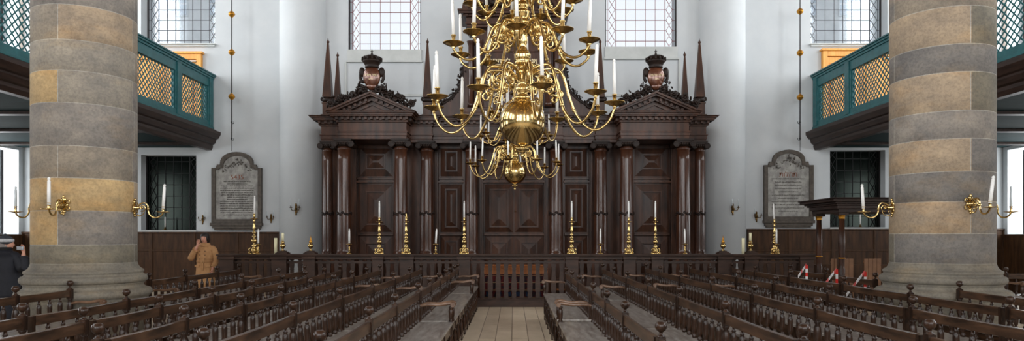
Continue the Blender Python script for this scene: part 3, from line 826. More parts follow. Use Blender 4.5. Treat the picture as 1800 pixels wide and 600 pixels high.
# ------------------------------------------------------------------ balustrade in front of the ark
RY = 16.0
def RXp(px): return PX(px, RY)
RT = PZ(447, RY); 
rail = thing('ark_balustrade', 'long dark wooden balustrade with flat sawn balusters in front of the ark', 'balustrade', (RXp(903), RY, 0))
def rpart(mb, name, mat, bevel=0, parent=None):
    o = mb.build(name, mat, None, bevel); o.parent = parent or rail
    if parent is None: o.location = -rail.location
    return o
mb = MB(); x0, x1 = RXp(387), RXp(1427)
mb.box(x0-.03, x1+.03, RY-.17, RY+.17, RT-.035, RT).box(x0, x1, RY-.14, RY+.14, RT-.06, RT-.035).box(x0+.02, x1-.02, RY-.10, RY+.10, RT-.125, RT-.06)
rpart(mb, 'handrail', 'rail_wood', .008)
mb = MB(); mb.box(x0, x1, RY-.09, RY+.09, 0, .19).box(x0, x1, RY-.11, RY+.11, .17, .21); rpart(mb, 'kickboard', 'rail_wood', .008)
mb = MB(); mb.box(x0, x1, RY-.045, RY+.045, RT-.22, RT-.17); rpart(mb, 'lower_string', 'rail_wood')
piers = [(388,414),(480,506),(535,556),(656,675),(704,728),(805,827),(979,1017),(1095,1116),(1144,1164),(1260,1284),(1307,1330),(1403,1427)]
piers[6] = (994,1016)
for (a, b_) in piers:
    mb = MB(); xa, xb = RXp(a), RXp(b_)
    mb.box(xa, xb, RY-.125, RY+.125, .0, RT-.06).box(xa-.03, xb+.03, RY-.15, RY+.15, 0, .22).box(xa-.02, xb+.02, RY-.16, RY+.16, RT-.125, RT-.058)
    rpart(mb, 'pier', 'rail_wood', .008)
# one flat sawn baluster, shared by all
def flat_outline(H):
    half = [(.0,.052),(.10,.052),(.13,.040),(.16,.052),(.22,.062),(.40,.060),(.62,.044),(.70,.040),(.72,.050),(.735,.040),(.78,.050),(.84,.055),(.90,.046),(.94,.03),(.955,.05),(1.0,.052)]
    return [( w, t*H) for t, w in half] + [(-w, t*H) for t, w in half[::-1]]
bh = RT-.10-.20
bm_ = MB(); bm_.prism([(x, z) for x, z in flat_outline(bh)], 1, -.016, .016); bal_me = bm_.mesh('flat_baluster', 'rail_wood')
for i in range(len(piers)-1):
    xa, xb = RXp(piers[i][1]), RXp(piers[i+1][0]); n = max(1, round((xb-xa)/.185)); 
    for k in range(n):
        x = xa+(xb-xa)*(k+.5)/n
        link('flat_baluster', bal_me, rail, (x-rail.location.x, 0, .20))
# gate frame and low backdrop of the enclosure
# carpeted step bench behind the gate
t = thing('ark_bench', 'low light-oak bench behind the central balusters, under a red carpet', 'bench', (RXp(904), 16.95, 0))
MB().box(-.82, .82, -.28, .28, .72, .94).box(-.78,-.70,-.2,.2,0,.72).box(.70,.78,-.2,.2,0,.72).build('bench_box', 'light_oak', t, bevel=.01)
t = thing('red_carpet', 'dark red oriental carpet draped below the oak bench behind the balusters', 'carpet', (RXp(904), 16.6, 0))
mb = MB()
N = 14
for i in range(N):
    x = -.74+1.48*i/N; mb.box(x, x+1.48/N+.002, -.02+.012*math.sin(i*1.7), .03, .002, .70)
mb.box(-.74,.74,.0,.03,.69,.715)
mb.build('pile', 'red_fabric', t)
mb = MB(); 
for i in range(6): mb.box(-.68+i*.24, -.56+i*.24, -.05, -.02, .2, .30)
mb.build('border_pattern', 'blue_fabric', t)
mb = MB()
for z in (.17, .34, .52, .69): mb.box(-.75, .75, -.045, -.03, z, z+.012)
for x in (-.74, -.62, .60, .72): mb.box(x, x+.02, -.045, -.03, .17, .7)
mb.build('woven_lines', 'fringe', t)
for s in (-1, 1):
    t = thing('ark_platform_step', 'dark wooden platform step before the ark, %s of the carpet' % ('left' if s < 0 else 'right'), 'step', (s*3.5, 17.4, 0), 0, 'steps before the ark')
    MB().box(-2.4, 2.4, -.25, .3, 0, .3).box(-2.4, 2.4, -.02, .3, .3, .55).build('step_block', 'ark_wood', t, bevel=.01)
    MB().box(-2.4, 2.4, -.27, .0, .3, .32).build('step_tread', 'light_oak', t)

# candlesticks on the balustrade
def candlestick_mesh(h):
    m_ = MB(); s = h/.70
    m_.lathe([(.085*s,.0),(.085*s,.012*s),(.075*s,.03*s),(.055*s,.05*s),(.05*s,.07*s),(.058*s,.08*s),(.042*s,.095*s),(.03*s,.12*s),(.045*s,.145*s),(.03*s,.165*s),(.018*s,.18*s),(.03*s,.195*s),(.047*s,.225*s),(.047*s,.245*s),(.028*s,.27*s),(.016*s,.28*s),(.035*s,.30*s),(.038*s,.31*s),(.02*s,.325*s),(.016*s,.34*s),(.032*s,.365*s),(.034*s,.375*s),(.016*s,.39*s),(.020*s,.40*s),(.026*s,.44*s),(.02*s,.50*s),(.014*s,.56*s),(.022*s,.575*s),(.013*s,.59*s),(.016*s,.60*s)], 20)
    for i in range(3):
        a = PI/2+2*PI*i/3; m_.ball((.085*s*math.cos(a), .085*s*math.sin(a), .016*s), .02*s, 8, 5)
        m_.tube(spline([(.05*s*math.cos(a),.05*s*math.sin(a),.11*s),(.085*s*math.cos(a),.085*s*math.sin(a),.09*s),(.08*s*math.cos(a),.08*s*math.sin(a),.03*s)],4), .011*s, 6)
    pan = MB(); pan.lathe([(.012*s,.60*s),(.05*s,.605*s),(.062*s,.615*s),(.062*s,.62*s),(.05*s,.612*s),(.018*s,.612*s)], 20)
    soc = MB(); soc.lathe([(.018*s,.612*s),(.014*s,.635*s),(.022*s,.65*s),(.018*s,.66*s),(.018*s,.69*s),(.024*s,.70*s),(.012*s,.70*s)], 16)
    return m_.mesh('stem', 'brass'), pan.mesh('drip_pan', 'brass'), soc.mesh('socket', 'brass')
big = candlestick_mesh(.86)
def small_mesh():
    m_ = MB(); m_.lathe([(.065,0),(.065,.01),(.045,.025),(.02,.04),(.015,.06),(.03,.08),(.03,.09),(.014,.11),(.012,.14),(.024,.155),(.012,.17),(.012,.21)], 16)
    p_ = MB(); p_.lathe([(.01,.21),(.06,.215),(.075,.23),(.075,.235),(.06,.222),(.015,.222)], 18)
    s_ = MB(); s_.lathe([(.014,.222),(.018,.25),(.018,.28),(.023,.285),(.01,.285)], 14)
    return m_.mesh('stem', 'brass'), p_.mesh('drip_pan', 'brass'), s_.mesh('socket', 'brass')
small = small_mesh()
def candle_mesh(h, r=.017, mat='candle_wax'):
    m_ = MB(); m_.lathe([(r,0),(r*.98,h*.5),(r*.92,h-.05),(r*.7,h-.045),(r*.7,h-.035),(r*.9,h-.03),(r*.8,h-.012),(r*.35,h)], 14)
    return m_.mesh('candle', mat)
cnd_long = candle_mesh(.42, .019); cnd_small = candle_mesh(.34, .021)
def stick(px, base_py, Y, kind, lab, clab, candle=True, tilt=0, h=None, sc=1.0, grp=None, cgrp=None, ztop=None):
    x = PX(px, Y); z = ztop if ztop is not None else PZ(base_py, Y)
    meshes = big if kind == 'big' else small; top = .86 if kind == 'big' else .285
    t = thing('candlestick', lab, 'candlestick', (x, Y, z), 0, grp); t.scale = (sc,)*3
    for n_, me in zip(('stem','drip_pan','socket'), meshes): link(n_, me, t)
    if candle:
        c = tag(link('candle', cnd_long if kind == 'big' else cnd_small, None, (x, Y, z+(top-.035)*sc), (0, tilt, 0)), clab, 'candle', cgrp); c.scale = (sc,)*3
    elif kind == 'big':
        MB().lathe([(.02,.86),(.03,.88),(.012,.90),(.02,.93),(.004,.97)], 12).build('finial', 'brass', t)
RT0 = RT+.001
G1, G2 = 'tall brass candlesticks on the balustrade', 'small brass candlesticks on the balustrade'
for (px, lab, cd) in ((667,'left of the gate, outer one of three',1),(714,'without a candle, left of the gate',0),(816,'on the pier just left of the gate',1),(1005,'on the pier just right of the gate',1),(1105,'right of the gate, middle one of three',1),(1152,'right of the gate, outer one of three',1)):
    stick(px, 445, RY, 'big', 'tall turned brass candlestick on the balustrade, '+lab, 'white candle in the tall brass candlestick '+lab, bool(cd), 0, grp=G1, cgrp='candles in the tall candlesticks', ztop=RT0)
for (px, lab, tl) in ((614,'far left of the gate',0),(766,'nearer left of the gate',.06),(1055.5,'nearer right of the gate',.0),(1204,'far right of the gate',-.02)):
    stick(px, 445, RY-.02, 'small', 'small brass candlestick on the balustrade, '+lab, 'slim white candle in the small candlestick '+lab, True, tl, grp=G2, cgrp='candles in the small candlesticks', ztop=RT0, sc=1.0)
stick(447, 445, RY, 'big', 'tall brass candlestick at the left end of the balustrade', 'white candle in the tall candlestick at the balustrade left end', True, .02, sc=1.1, ztop=RT0)
stick(454, 445, RY-.13, 'small', 'small brass candlestick before the tall one at the balustrade left end', 'thick white candle before the tall candlestick at balustrade left end', True, 0, sc=1.0, ztop=RT0+.0)
stick(1361, 445, RY, 'big', 'tall brass candlestick at the right end of the balustrade', 'leaning white candle in the tall candlestick at balustrade right end', True, -.05, sc=.95, ztop=RT0)
stick(1365, 445, RY-.13, 'small', 'small brass candlestick before the tall one at the balustrade right end', 'thick white candle before the tall candlestick at balustrade right end', True, 0, sc=1.0, ztop=RT0)
# brass flame-shaped lamps on low wooden bases
for (px, hgt, lab, cream) in ((546,.0,'on the pier beside the left white wall column',0),(497,.0,'near the balustrade left end, with candle stub',1),(1271,.0,'on the pier beside the right white wall column',0),(1319,.0,'near the balustrade right end, with candle stub',1)):
    x = RXp(px); b0 = thing('oil_lamp_base', 'dark wooden base under the urn lamp '+lab, 'base', (x, RY, RT0), 0, 'lamp bases')
    MB().box(-.14,.14,-.12,.12,0,.03).box(-.11,.11,-.1,.1,.03,.055).box(-.075,.075,-.07,.07,.055,.075).build('stepped_block','rail_wood',b0)
    t = thing('brass_lamp', 'brass urn lamp '+lab, 'lamp', (x, RY, RT0+.076), 0, 'urn lamps on the balustrade')
    MB().lathe([(.045,0),(.045,.012),(.02,.03),(.025,.05),(.062,.10),(.066,.13),(.05,.165),(.03,.18),(.034,.19)], 20).build('urn','brass',t)
    if cream:
        MB().lathe([(.05,.19),(.052,.2),(.03,.22),(.03,.24)],16).build('collar','brass',t)
        tag(MB().lathe([(.03,0),(.03,.18),(.02,.185)],14).build('candle_stub','cream_wax',None,loc=(x,RY,RT0+.076+.235)), 'cream stub in the urn lamp '+lab, 'candle', 'cream candle stubs')
    else:
        MB().lathe([(.034,.19),(.045,.205),(.02,.25),(.012,.30),(.003,.36)],12).build('flame_finial','gilt',t)
for (px, lab) in ((484,'at the left of the balustrade'),(1307,'at the right of the balustrade')):
    t = thing('memorial_candle', 'plain thick cream candle standing %s' % lab, 'candle', (RXp(px), RY+.02, RT0), 0, 'thick cream candles')
    MB().lathe([(.037,0),(.037,.37),(.03,.375),(.028,.365)],18).build('wax','cream_wax',t)
    MB().lathe([(.003,.36),(.002,.385)],6).build('wick','hair_dark',t)

# ------------------------------------------------------------------ stone tablets on the east wall
def tablet(px0, px1, top, shoulder, bottom, lab, year, seed, nrows):
    y = WY-.02; x0, x1 = PX(px0,y), PX(px1,y); zt, zs, zb = PZ(top,y), PZ(shoulder,y), PZ(bottom,y)
    t = thing('memorial_tablet', lab, 'memorial tablet', ((x0+x1)/2, y, zb), 0, 'stone tablets on the end wall')
    w = (x1-x0)/2; H = zt-zb; S = zs-zb
    def outline(e):
        pts = [(-w+e, .22+e), (-w+e, S-e*.5)]
        pts += [(-w*.82+e*.6, S-e*.5), (-w*.78+e*.6, S+.10-e)]
        for i in range(13):
            a = PI-PI*i/12; pts.append(((w*.66-e*.7)*math.cos(a), S+.10-e+(H-S-.10)*max(math.sin(a),0)**.8))
        pts += [(w*.78-e*.6, S+.10-e), (w*.82-e*.6, S-e*.5), (w-e, S-e*.5), (w-e, .22+e)]
        return pts
    o, i_ = outline(0), outline(.11); mb = MB(); n = len(mb.v); k = len(o)
    for y_, pl in ((-.12,o),(-.10,i_),(-.04,i_),(0.0,o)):
        for p in pl: mb.v.append((p[0], y_, p[1]))
    for a, b2 in ((0,1),(1,2),(3,0)):
        for j in range(k): j2 = (j+1) % k; mb.face([n+a*k+j, n+a*k+j2, n+b2*k+j2, n+b2*k+j])
    mb.face([n+3*k+j for j in range(k)])
    mb.build('moulded_frame', 'tablet_frame', t)
    mb = MB(); pl = outline(.10); n = len(mb.v); k = len(pl); mb.v.append((0,-.05,S*.6))
    for p in pl: mb.v.append((p[0], -.05, p[1]))
    for j in range(k): mb.face([0, 1+j, 1+(j+1) % k])
    mb.build('slab', 'tablet_slab', t)
    MB().box(-w-.03, w+.03, -.17, 0, .13, .22).box(-w+.02, w-.02, -.12, 0, .05, .13).box(-w+.06, w-.06, -.08, 0, 0, .05).build('bracket_sill', 'tablet_frame', t, bevel=.015)
    rg = random.Random(seed); cv = MB()
    leafy(cv, [(-w*.6,-.06,S-.08),(-w*.25,-.06,S+.08),(0,-.06,S+.22),(w*.25,-.06,S+.08),(w*.6,-.06,S-.08)], .07, 60, rg)
    cv.build('carved_relief', 'tablet_carving', t)
    ink = MB(); z = S-.42
    for r in range(nrows):
        wid = (w-.24)*rg.choice((1,1,.95,.8,1,.6)); x = -wid
        while x < wid:
            c = rg.uniform(.03,.09)
            q = x
            while q < min(x+c, wid):
                hh = rg.choice((.018,.022,.03)); ink.box(q, q+.006, -.056, -.05, z, z+hh)
                if rg.random() < .5: ink.box(q, q+.014, -.056, -.05, z+hh-.006, z+hh)
                q += .015
            x += c+.018
        z -= (S-.42-.38)/nrows
    ink.build('inscription', 'tablet_ink', t)
    text('inscription_heading', year, .20, 'tablet_red', t, (0,-.052,S-.34), ext=.004)
tablet(374.5, 461.5, 268, 296, 405, 'grey stone tablet with red numerals on the wall under the left hanging rod', '5435', 4, 16)
tablet(1341.5, 1427.5, 264, 291, 400.5, 'grey stone tablet with ten lines on the wall under the right hanging rod', rv('תהלות'), 8, 11)

# hanging rods with gilt balls
for (px, lab, s) in ((407.3,'left',1),(1406.3,'right',-1)):
    Y = WY-.45; x = PX(px, Y)
    t = thing('hanging_rod', 'thin iron chandelier rod with three gilt balls above the %s stone tablet' % lab, 'hanging rod', (x, Y, 0), 0, 'iron rods with gilt balls')
    zb = PZ(247, Y); MB().tube([(0,0,ZC-.02),(0,0,zb)], .016, 8).tube([(0,0,zb),(0,0.0,PZ(266,Y))], .008, 6).build('rod','iron',t)
    for py in ((25,92,170) if s > 0 else (20,93,171)):
        z = PZ(py, Y); MB().lathe([(.02,-.10),(.03,-.09),(.04,-.08),(.075,-.05),(.092,-.012),(.098,0),(.092,.012),(.075,.05),(.04,.08),(.03,.09),(.02,.10)],20,(0,0,z)).build('gilt_ball','gilt',t)
    for py in (216, 245):
        z = PZ(py, Y); MB().tube(spline([(0,-.01,z+.02),(s*.02,-.01,z-.03),(s*.06,-.01,z-.02),(s*.07,-.01,z+.04)],5), .009, 6).ball((0,0,z+.02),.03,8,5).build('hook','iron',t)

# ------------------------------------------------------------------ chandeliers
S0 = 155.0
def P2(r, dz): return (r/S0, dz/S0)
def chand_parts():
    d = {}
    prof_px = [(0.1,-88),(1.5,-87),(3,-84),(2,-81),(5,-79),(9,-76),(11,-73),(10.5,-71),(4,-69),(3.5,-66),(8,-64),(5,-62),(8,-60)]
    st = MB(); base = 189.0
    prof = [(r/S0, z/S0) for r, z in prof_px]
    # upper stem: list of (y px, r px)
    up = [(176,14),(172,15),(168,10),(164,9),(160,12),(156,12.5),(151,9),(147,8),(142,10),(138,11),(134,9),(130,12),(127,13),(124,10),(120,8),(116,9),(113,13),(110,13.5),(107,11),(105,14),(102,14.5),(99,14.5),(96,15),(94,12),(91,12),(88,9),(84,7.5),(80,7),(76,8.5),(70,9),(66,8),(63,9),(60,9),(57,11.5),(54,12),(51,9.5),(47,10),(43,12.5),(39,13),(36,11),(33,10.5),(30,12),(27,12.5),(24,14),(21,14),(18,9),(15,9.5),(12,11.5),(9,11.5),(6,8.5),(2,7),(-3,8),(-8,12),(-12,13),(-16,11),(-22,8),(-30,7),(-38,10),(-46,12),(-54,8),(-62,6),(-72,8),(-82,11),(-90,8),(-100,4)]
    st.lathe([(r/S0, (base-y)/S0) for y, r in up], 28)
    fin = MB(); fin.lathe([(.5/S0,-90/S0),(2.5/S0,-88/S0),(3.5/S0,-85/S0),(2/S0,-82/S0),(4/S0,-80/S0),(6/S0,-78/S0),(5/S0,-76/S0),(10/S0,-75/S0),(11.5/S0,-73/S0),(11/S0,-71.5/S0),(5/S0,-70/S0),(4/S0,-67/S0),(7/S0,-65/S0),(9/S0,-63/S0),(6/S0,-60/S0)], 24)
    gl = MB(); R = 40.5/S0
    pr = [(max(R*math.sin(PI*i/28), .004), -R*math.cos(PI*i/28)*1.02 - 26.5/S0) for i in range(29)]
    gl.lathe(pr, 48)
    # ring around the globe's middle
    arms = {}
    def mk(tier, rpan, peak, low, r0, z0):
        a = [ (r0, z0-6), (r0+10, z0+6), (rpan*.30, peak), (rpan*.43, peak-8), (rpan*.52, (peak+low)*.45), (rpan*.60, low*.45), (rpan*.72, low*.95), (rpan*.84, low), (rpan*.95, low*.62), (rpan, -5)]
        pts = spline([(x/S0, 0, z/S0) for x, z in a], 5); n = len(pts)
        am = MB(); am.tube(pts, [ (3.0-1.0*i/n)/S0 for i in range(n)], 8)
        am.ball((pts[n//2].x, 0, pts[n//2].z), 3.6/S0, 8, 6).lathe([(.001,-9/S0),(2.6/S0,-7/S0),(1.4/S0,-5/S0),(4/S0,-3/S0),(1.5/S0,-1/S0)], 10, (rpan/S0,0,0))
        sc = MB(); p = []; cxs, czs = rpan*.29, peak*.62+z0*.1
        for i in range(26):
            th = -1.0+i*.36; r = 15-.48*i; p.append(((cxs+r*math.cos(th)*.95)/S0, 0, (czs-3-r*math.sin(th))/S0))
        sc.tube(p, [(2.9-.03*i)/S0 for i in range(26)], 6); sc.ball(tuple(p[-1]), 2.8/S0, 8, 5)
        q = []
        for i in range(18):
            th = 2.4-i*.38; r = 9-.36*i; q.append(((rpan*.40+r*math.cos(th))/S0, 0, (peak*.30+r*math.sin(th))/S0))
        sc.tube(q, 2.0/S0, 6); sc.ball(tuple(q[-1]), 2.8/S0, 8, 5)
        sc.tube(spline([((r0-3)/S0,0,(z0+10)/S0),((r0+8)/S0,0,(z0+20)/S0),((r0+14)/S0,0,(z0+14)/S0),((r0+10)/S0,0,(z0+9)/S0)],4), 1.5/S0, 6)
        pn = MB(); pn.lathe([(1.5/S0,-3/S0),(7/S0,-1/S0),(14/S0,2.4/S0),(18/S0,4.2/S0),(18.4/S0,5/S0),(17.5/S0,5.2/S0),(13/S0,3.6/S0),(6/S0,1.2/S0),(3/S0,1/S0)], 24, (rpan/S0,0,0))
        so = MB(); so.lathe([(3.2/S0,1/S0),(4/S0,3/S0),(2.6/S0,5/S0),(3.2/S0,7/S0),(3.4/S0,16/S0),(4.6/S0,17/S0),(4.6/S0,18.5/S0),(2.6/S0,18.5/S0)], 14, (rpan/S0,0,0))
        return am.mesh('arm','brass'), sc.mesh('scroll','brass'), pn.mesh('drip_pan','old_brass'), so.mesh('socket','brass')
    d['stem'] = st.mesh('stem','brass'); d['globe'] = gl.mesh('globe','brass'); d['finial'] = fin.mesh('finial','brass')
    d['arms'] = [mk(0,160,66,-41,12,54), mk(1,122,44,-22,11,34), mk(2,88,40,-24,10,30), mk(3,60,34,-18,8,26)]
    # leaf collar on top of the globe
    lf = MB()
    for i in range(12):
        a = 2*PI*i/12; ca, sa = math.cos(a), math.sin(a)
        for (r, z, rr) in ((12,12,3.2),(18,8,3.6),(24,4,3),(27,7,2)):
            mt = Matrix.Rotation(a,3,'Z') @ Matrix.Rotation(.5,3,'Y'); lf.ball((r*ca/S0, r*sa/S0, z/S0), (3.6/S0, rr/S0, 1.6/S0), 8, 5, mt)
    d['leaf_collar'] = lf.mesh('leaf_collar','old_brass')
    return d
CH = chand_parts()
cnd_ch = candle_mesh(.40, .0185)
tierZ = [0, 101/S0, 181/S0, 262/S0]; tierN = [10,10,10,8]
ordn = ['first','second','third','fourth','fifth','sixth','seventh','eighth','ninth','tenth']
tiern = ['lowest','second','third','top']
def chandelier(x, Y, zA, phases, lab, which):
    t = thing('chandelier', lab, 'chandelier', (x, Y, zA), 0, 'great brass chandeliers')
    link('stem', CH['stem'], t); link('globe', CH['globe'], t); link('finial', CH['finial'], t); link('leaf_collar', CH['leaf_collar'], t)
    MB().tube([(0,0,1.85),(0,0,ZC-zA-.01)], .02, 8).ball((0,0,2.0),.09).build('suspension_rod','brass',t)
    rg = random.Random(which*17+2)
    for ti in range(4):
        am, sc, pn, so = CH['arms'][ti]; n = tierN[ti]; lst = []
        rp = (160,122,88,60)[ti]/S0
        for k in range(n):
            a = math.radians(phases[ti]+360/n*k)-PI/2       # 0 deg faces the camera, + to the right
            ao = link('arm', am, t, (0,0,tierZ[ti]), (0,0,a))
            link('scroll', sc, ao); link('drip_pan', pn, ao); link('socket', so, ao)
            px, py_, pz = x+rp*math.cos(a), Y+rp*math.sin(a), zA+tierZ[ti]+17.6/S0
            lst.append((px/py_, px, py_, pz))
        lst.sort()
        for i, (_, px, py_, pz) in enumerate(lst):
            # two candles may nearly line up, one behind the other: say which side it burns on
            o = link('candle', cnd_ch, None, (px, py_, pz), (rg.uniform(-.02,.02), rg.uniform(-.035,.035), 0))
            pos = ordn[i]+' from the left' if i < n/2 else (ordn[n-1-i]+' from the right')
            tag(o, 'white candle on the %s ring of the %s chandelier, %s' % (tiern[ti], which and 'far' or 'near large', pos), 'candle', 'candles on the %s chandelier' % (which and 'far' or 'near'))
chandelier(PX(918.5,1200/S0), 1200/S0, EYE+(416-189)/S0, (10,-5,12,20), 'large brass chandelier with a big globe, hanging nearest over the aisle', 0)
chandelier(PX(905,15.7), 15.7, EYE+125.5*15.7/1200, (-8,-20,5,0), 'brass chandelier seen small below and behind the big globe', 1)

# ------------------------------------------------------------------ pillar sconces
def sconce_meshes():
    pl = MB(); 
    mt = Matrix.Rotation(PI/2,3,'Y')
    pl.lathe([(.06,0),(.055,.015),(.035,.03),(.04,.045),(.02,.055),(.03,.07),(.012,.085)], 20, (0,0,0), True, mt)
    pl.ball((.01,0,.085),(.02,.035,.03)).ball((.01,0,-.085),(.02,.03,.03)).ball((.015,0,.12),(.016,.016,.025)).ball((.015,0,-.12),(.014,.014,.02))
    for s in (-1,1):
        pl.tube(spline([(.01,s*.03,.06),(.02,s*.07,.08),(.02,s*.08,.04),(.015,s*.05,.03)],4), .008, 6); pl.tube(spline([(.01,s*.03,-.06),(.02,s*.07,-.07),(.02,s*.08,-.03),(.015,s*.05,-.02)],4), .008, 6)
    ar = MB(); a = [(.05,0),(.09,.055),(.15,.075),(.195,.04),(.205,-.02),(.215,-.08),(.26,-.135),(.33,-.145),(.385,-.12),(.42,-.075)]
    ar.tube(spline([(x,0,z) for x,z in a],5), .0125, 8)
    sp = [(.12+(.055-.0024*i)*math.cos(-2+i*.4), 0, -.0+(.055-.0024*i)*math.sin(-2+i*.4)) for i in range(20)]
    ar.tube(sp, .008, 6); ar.ball((.12,0,0),.016,8,5).ball((.205,0,-.02),(.02,.02,.028),8,5)
    ar.tube(spline([(.15,0,-.05),(.13,0,-.10),(.08,0,-.125),(.06,0,-.115)],4), .007, 6); ar.ball((.06,0,-.115),(.02,.014,.014),8,5)
    pn = MB(); pn.lathe([(.006,-.085),(.02,-.075),(.06,-.068),(.092,-.062),(.095,-.056),(.06,-.06),(.015,-.06)], 24, (.42,0,0))
    so = MB(); so.lathe([(.016,-.062),(.02,-.045),(.014,-.035),(.018,-.02),(.018,.01),(.025,.014),(.025,.02),(.012,.02)], 14, (.42,0,0))
    return pl.mesh('wall_plate','brass'), ar.mesh('arm','brass'), pn.mesh('drip_pan','brass'), so.mesh('socket','brass')
SM = sconce_meshes(); cnd_sc = candle_mesh(.37, .022); cnd_el = candle_mesh(.33, .018, 'glass_tube')
def sconce(xc, dirdeg, lab, clab, z=2.08, tilt=(0,0), el=False):
    a = math.radians(dirdeg); x, y = xc+(RP+.002)*math.cos(a), PYc+(RP+.002)*math.sin(a)
    t = thing('wall_sconce', lab, 'wall sconce', (x, y, z), a, 'brass candle sconces on the stone pillars')
    for n_, me in zip(('wall_plate','arm','drip_pan','socket'), SM): link(n_, me, t)
    c = link('candle', cnd_el if el else cnd_sc, None, (x+.42*math.cos(a), y+.42*math.sin(a), z-.01), (tilt[0], tilt[1], 0))
    tag(c, clab, 'candle', 'candles in the pillar sconces')
xl, xr = PALL
sconce(xl, -80, 'brass sconce on the camera side of the left stone pillar', 'thick white candle on the camera side of the left pillar')
sconce(xl, 6, 'brass sconce on the aisle side of the left stone pillar', 'leaning white candle on the aisle side of the left pillar', tilt=(0,.06))
sconce(xl, 176, 'brass sconce on the outer side of the left stone pillar', 'pale tube candle on the outer side of the left pillar', el=True)
sconce(xr, -92, 'brass sconce on the camera side of the right stone pillar', 'leaning thick white candle on the camera side of the right pillar', tilt=(0,.13), z=2.1)
sconce(xr, 174, 'brass sconce on the aisle side of the right stone pillar', 'white candle on the aisle side of the right pillar', tilt=(0,-.06))
sconce(xr, 4, 'brass sconce on the outer side of the right stone pillar', 'pale tube candle on the outer side of the right pillar', el=True)
# small dark sconces on the white wall
def small_sconce(px, py, Y, lab, rot=0, arms=2, sc=1):
    t = thing('wall_sconce', lab, 'wall sconce', (PX(px,Y), Y, PZ(py,Y)), rot, 'small sconces on the white end wall'); t.scale = (sc,)*3
    MB().box(-.03,.03,-.03,0,-.11,.10).ball((0,-.03,.12),(.03,.02,.05)).ball((0,-.03,-.14),(.025,.02,.05)).ball((0,-.04,0),.045).build('back_plate','dark_brass',t)
    for s in ((-1,1) if arms == 2 else (1,)):
        ar = MB(); ar.tube(spline([(0,-.04,0),(s*.05,-.07,-.04),(s*.10,-.10,-.03),(s*.12,-.12,.03)],5), .011, 6).lathe([(.01,.03),(.042,.035),(.045,.045),(.012,.042),(.016,.09),(.01,.09)],12,(s*.12,-.12,0))
        a_ = ar.build('arm','dark_brass',t); MB().lathe([(.010,.09),(.010,.28),(.004,.29)],8,(s*.12,-.12,0)).build('taper','glass_tube',a_)
small_sconce(521, 368, WY-.70, 'small brass sconce on the left white wall column')
small_sconce(1287, 368, WY-.67, 'small brass sconce on the right white wall column', .5, 2)
small_sconce(357, 386, WY-.03, 'tiny brass sconce between dark window and left stone tablet', 0, 2, .8)
small_sconce(477, 384, WY-.03, 'tiny brass sconce between left stone tablet and white column', 0, 2, .8)
small_sconce(1329, 381, WY-.03, 'tiny brass sconce between white column and right stone tablet', .2, 2, .9)
for (px, zz, lab) in ((291.5, 1.85, 'sill of the left dark window'), (1511, 1.925, 'sill of the right dark window')):
    t = thing('candle_holder', 'slim white candle in a dark holder on the '+lab, 'candle holder', (PX(px,WY), WY-.04, zz), 0, 'candles on the window sills')
    MB().lathe([(.05,0),(.05,.015),(.02,.03),(.02,.07),(.035,.08),(.01,.085)],14).build('holder','dark_brass',t); MB().lathe([(.018,.08),(.018,.38),(.006,.39)],10).build('taper','candle_wax',t)

# ------------------------------------------------------------------ benches
RAILZ = .92
def ml(fn, cache={}):
    k = fn.__name__
    if k not in cache: cache[k] = fn()
    return cache[k]
def post_me():
    m_ = MB(); m_.box(-.03,.03,-.03,.03,.80,.935).lathe([(.034,0),(.034,.44),(.022,.46),(.034,.50),(.030,.54),(.020,.57),(.036,.62),(.040,.68),(.034,.74),(.022,.77),(.034,.79),(.030,.81)],12)
    return m_.mesh('post','turned_wood')
def stile_me():
    return MB().box(-.022,.022,-.022,.022,0,.915).mesh('stile','turned_wood')
def knob_me():
    m_ = MB(); m_.lathe([(.030,.934),(.030,.94),(.018,.950),(.013,.958),(.013,.968),(.022,.974),(.034,.984),(.041,.998),(.043,1.012),(.040,1.026),(.032,1.038),(.022,1.045),(.014,1.046),(.008,1.043)],14); return m_.mesh('knob','turned_wood')
def bal_me_():
    m_ = MB(); m_.lathe([(.016,.525),(.024,.53),(.028,.545),(.018,.562),(.014,.575),(.022,.59),(.028,.62),(.029,.72),(.027,.76),(.016,.775),(.022,.785),(.016,.797),(.014,.825)],10); return m_.mesh('baluster','turned_wood')
def arm_me():
    # side along +X (towards the aisle), 0 = back post
    m_ = MB(); p = spline([(.02,0,.735),(.12,0,.755),(.26,0,.75),(.36,0,.765),(.43,0,.775),(.47,0,.76)],4)
    n = len(p); v0 = len(m_.v)
    m_.tube(p, [.020+.010*(i/n)**2 for i in range(n)], 10)
    m_.lathe([(.030,-.038),(.034,-.02),(.034,.02),(.030,.038)], 14, (.455,0,.752), True, Matrix.Rotation(PI/2,3,'X'))
    return m_.mesh('armrest','arm_wood')
def armpost_me():
    m_ = MB(); m_.lathe([(.026,.53),(.030,.545),(.022,.56),(.030,.59),(.032,.68),(.022,.70),(.03,.715),(.03,.73)],12,(.43,0,0)); m_.box(.40,.46,-.03,.03,.50,.54); return m_.mesh('arm_post','turned_wood')
def leg_me():
    m_ = MB(); m_.box(.405,.455,-.025,.025,.36,.49).box(.405,.455,-.025,.025,0,.07).lathe([(.024,.06),(.028,.08),(.018,.10),(.03,.14),(.031,.26),(.02,.30),(.028,.33),(.024,.37)],10,(.43,0,0)); return m_.mesh('leg','turned_wood')
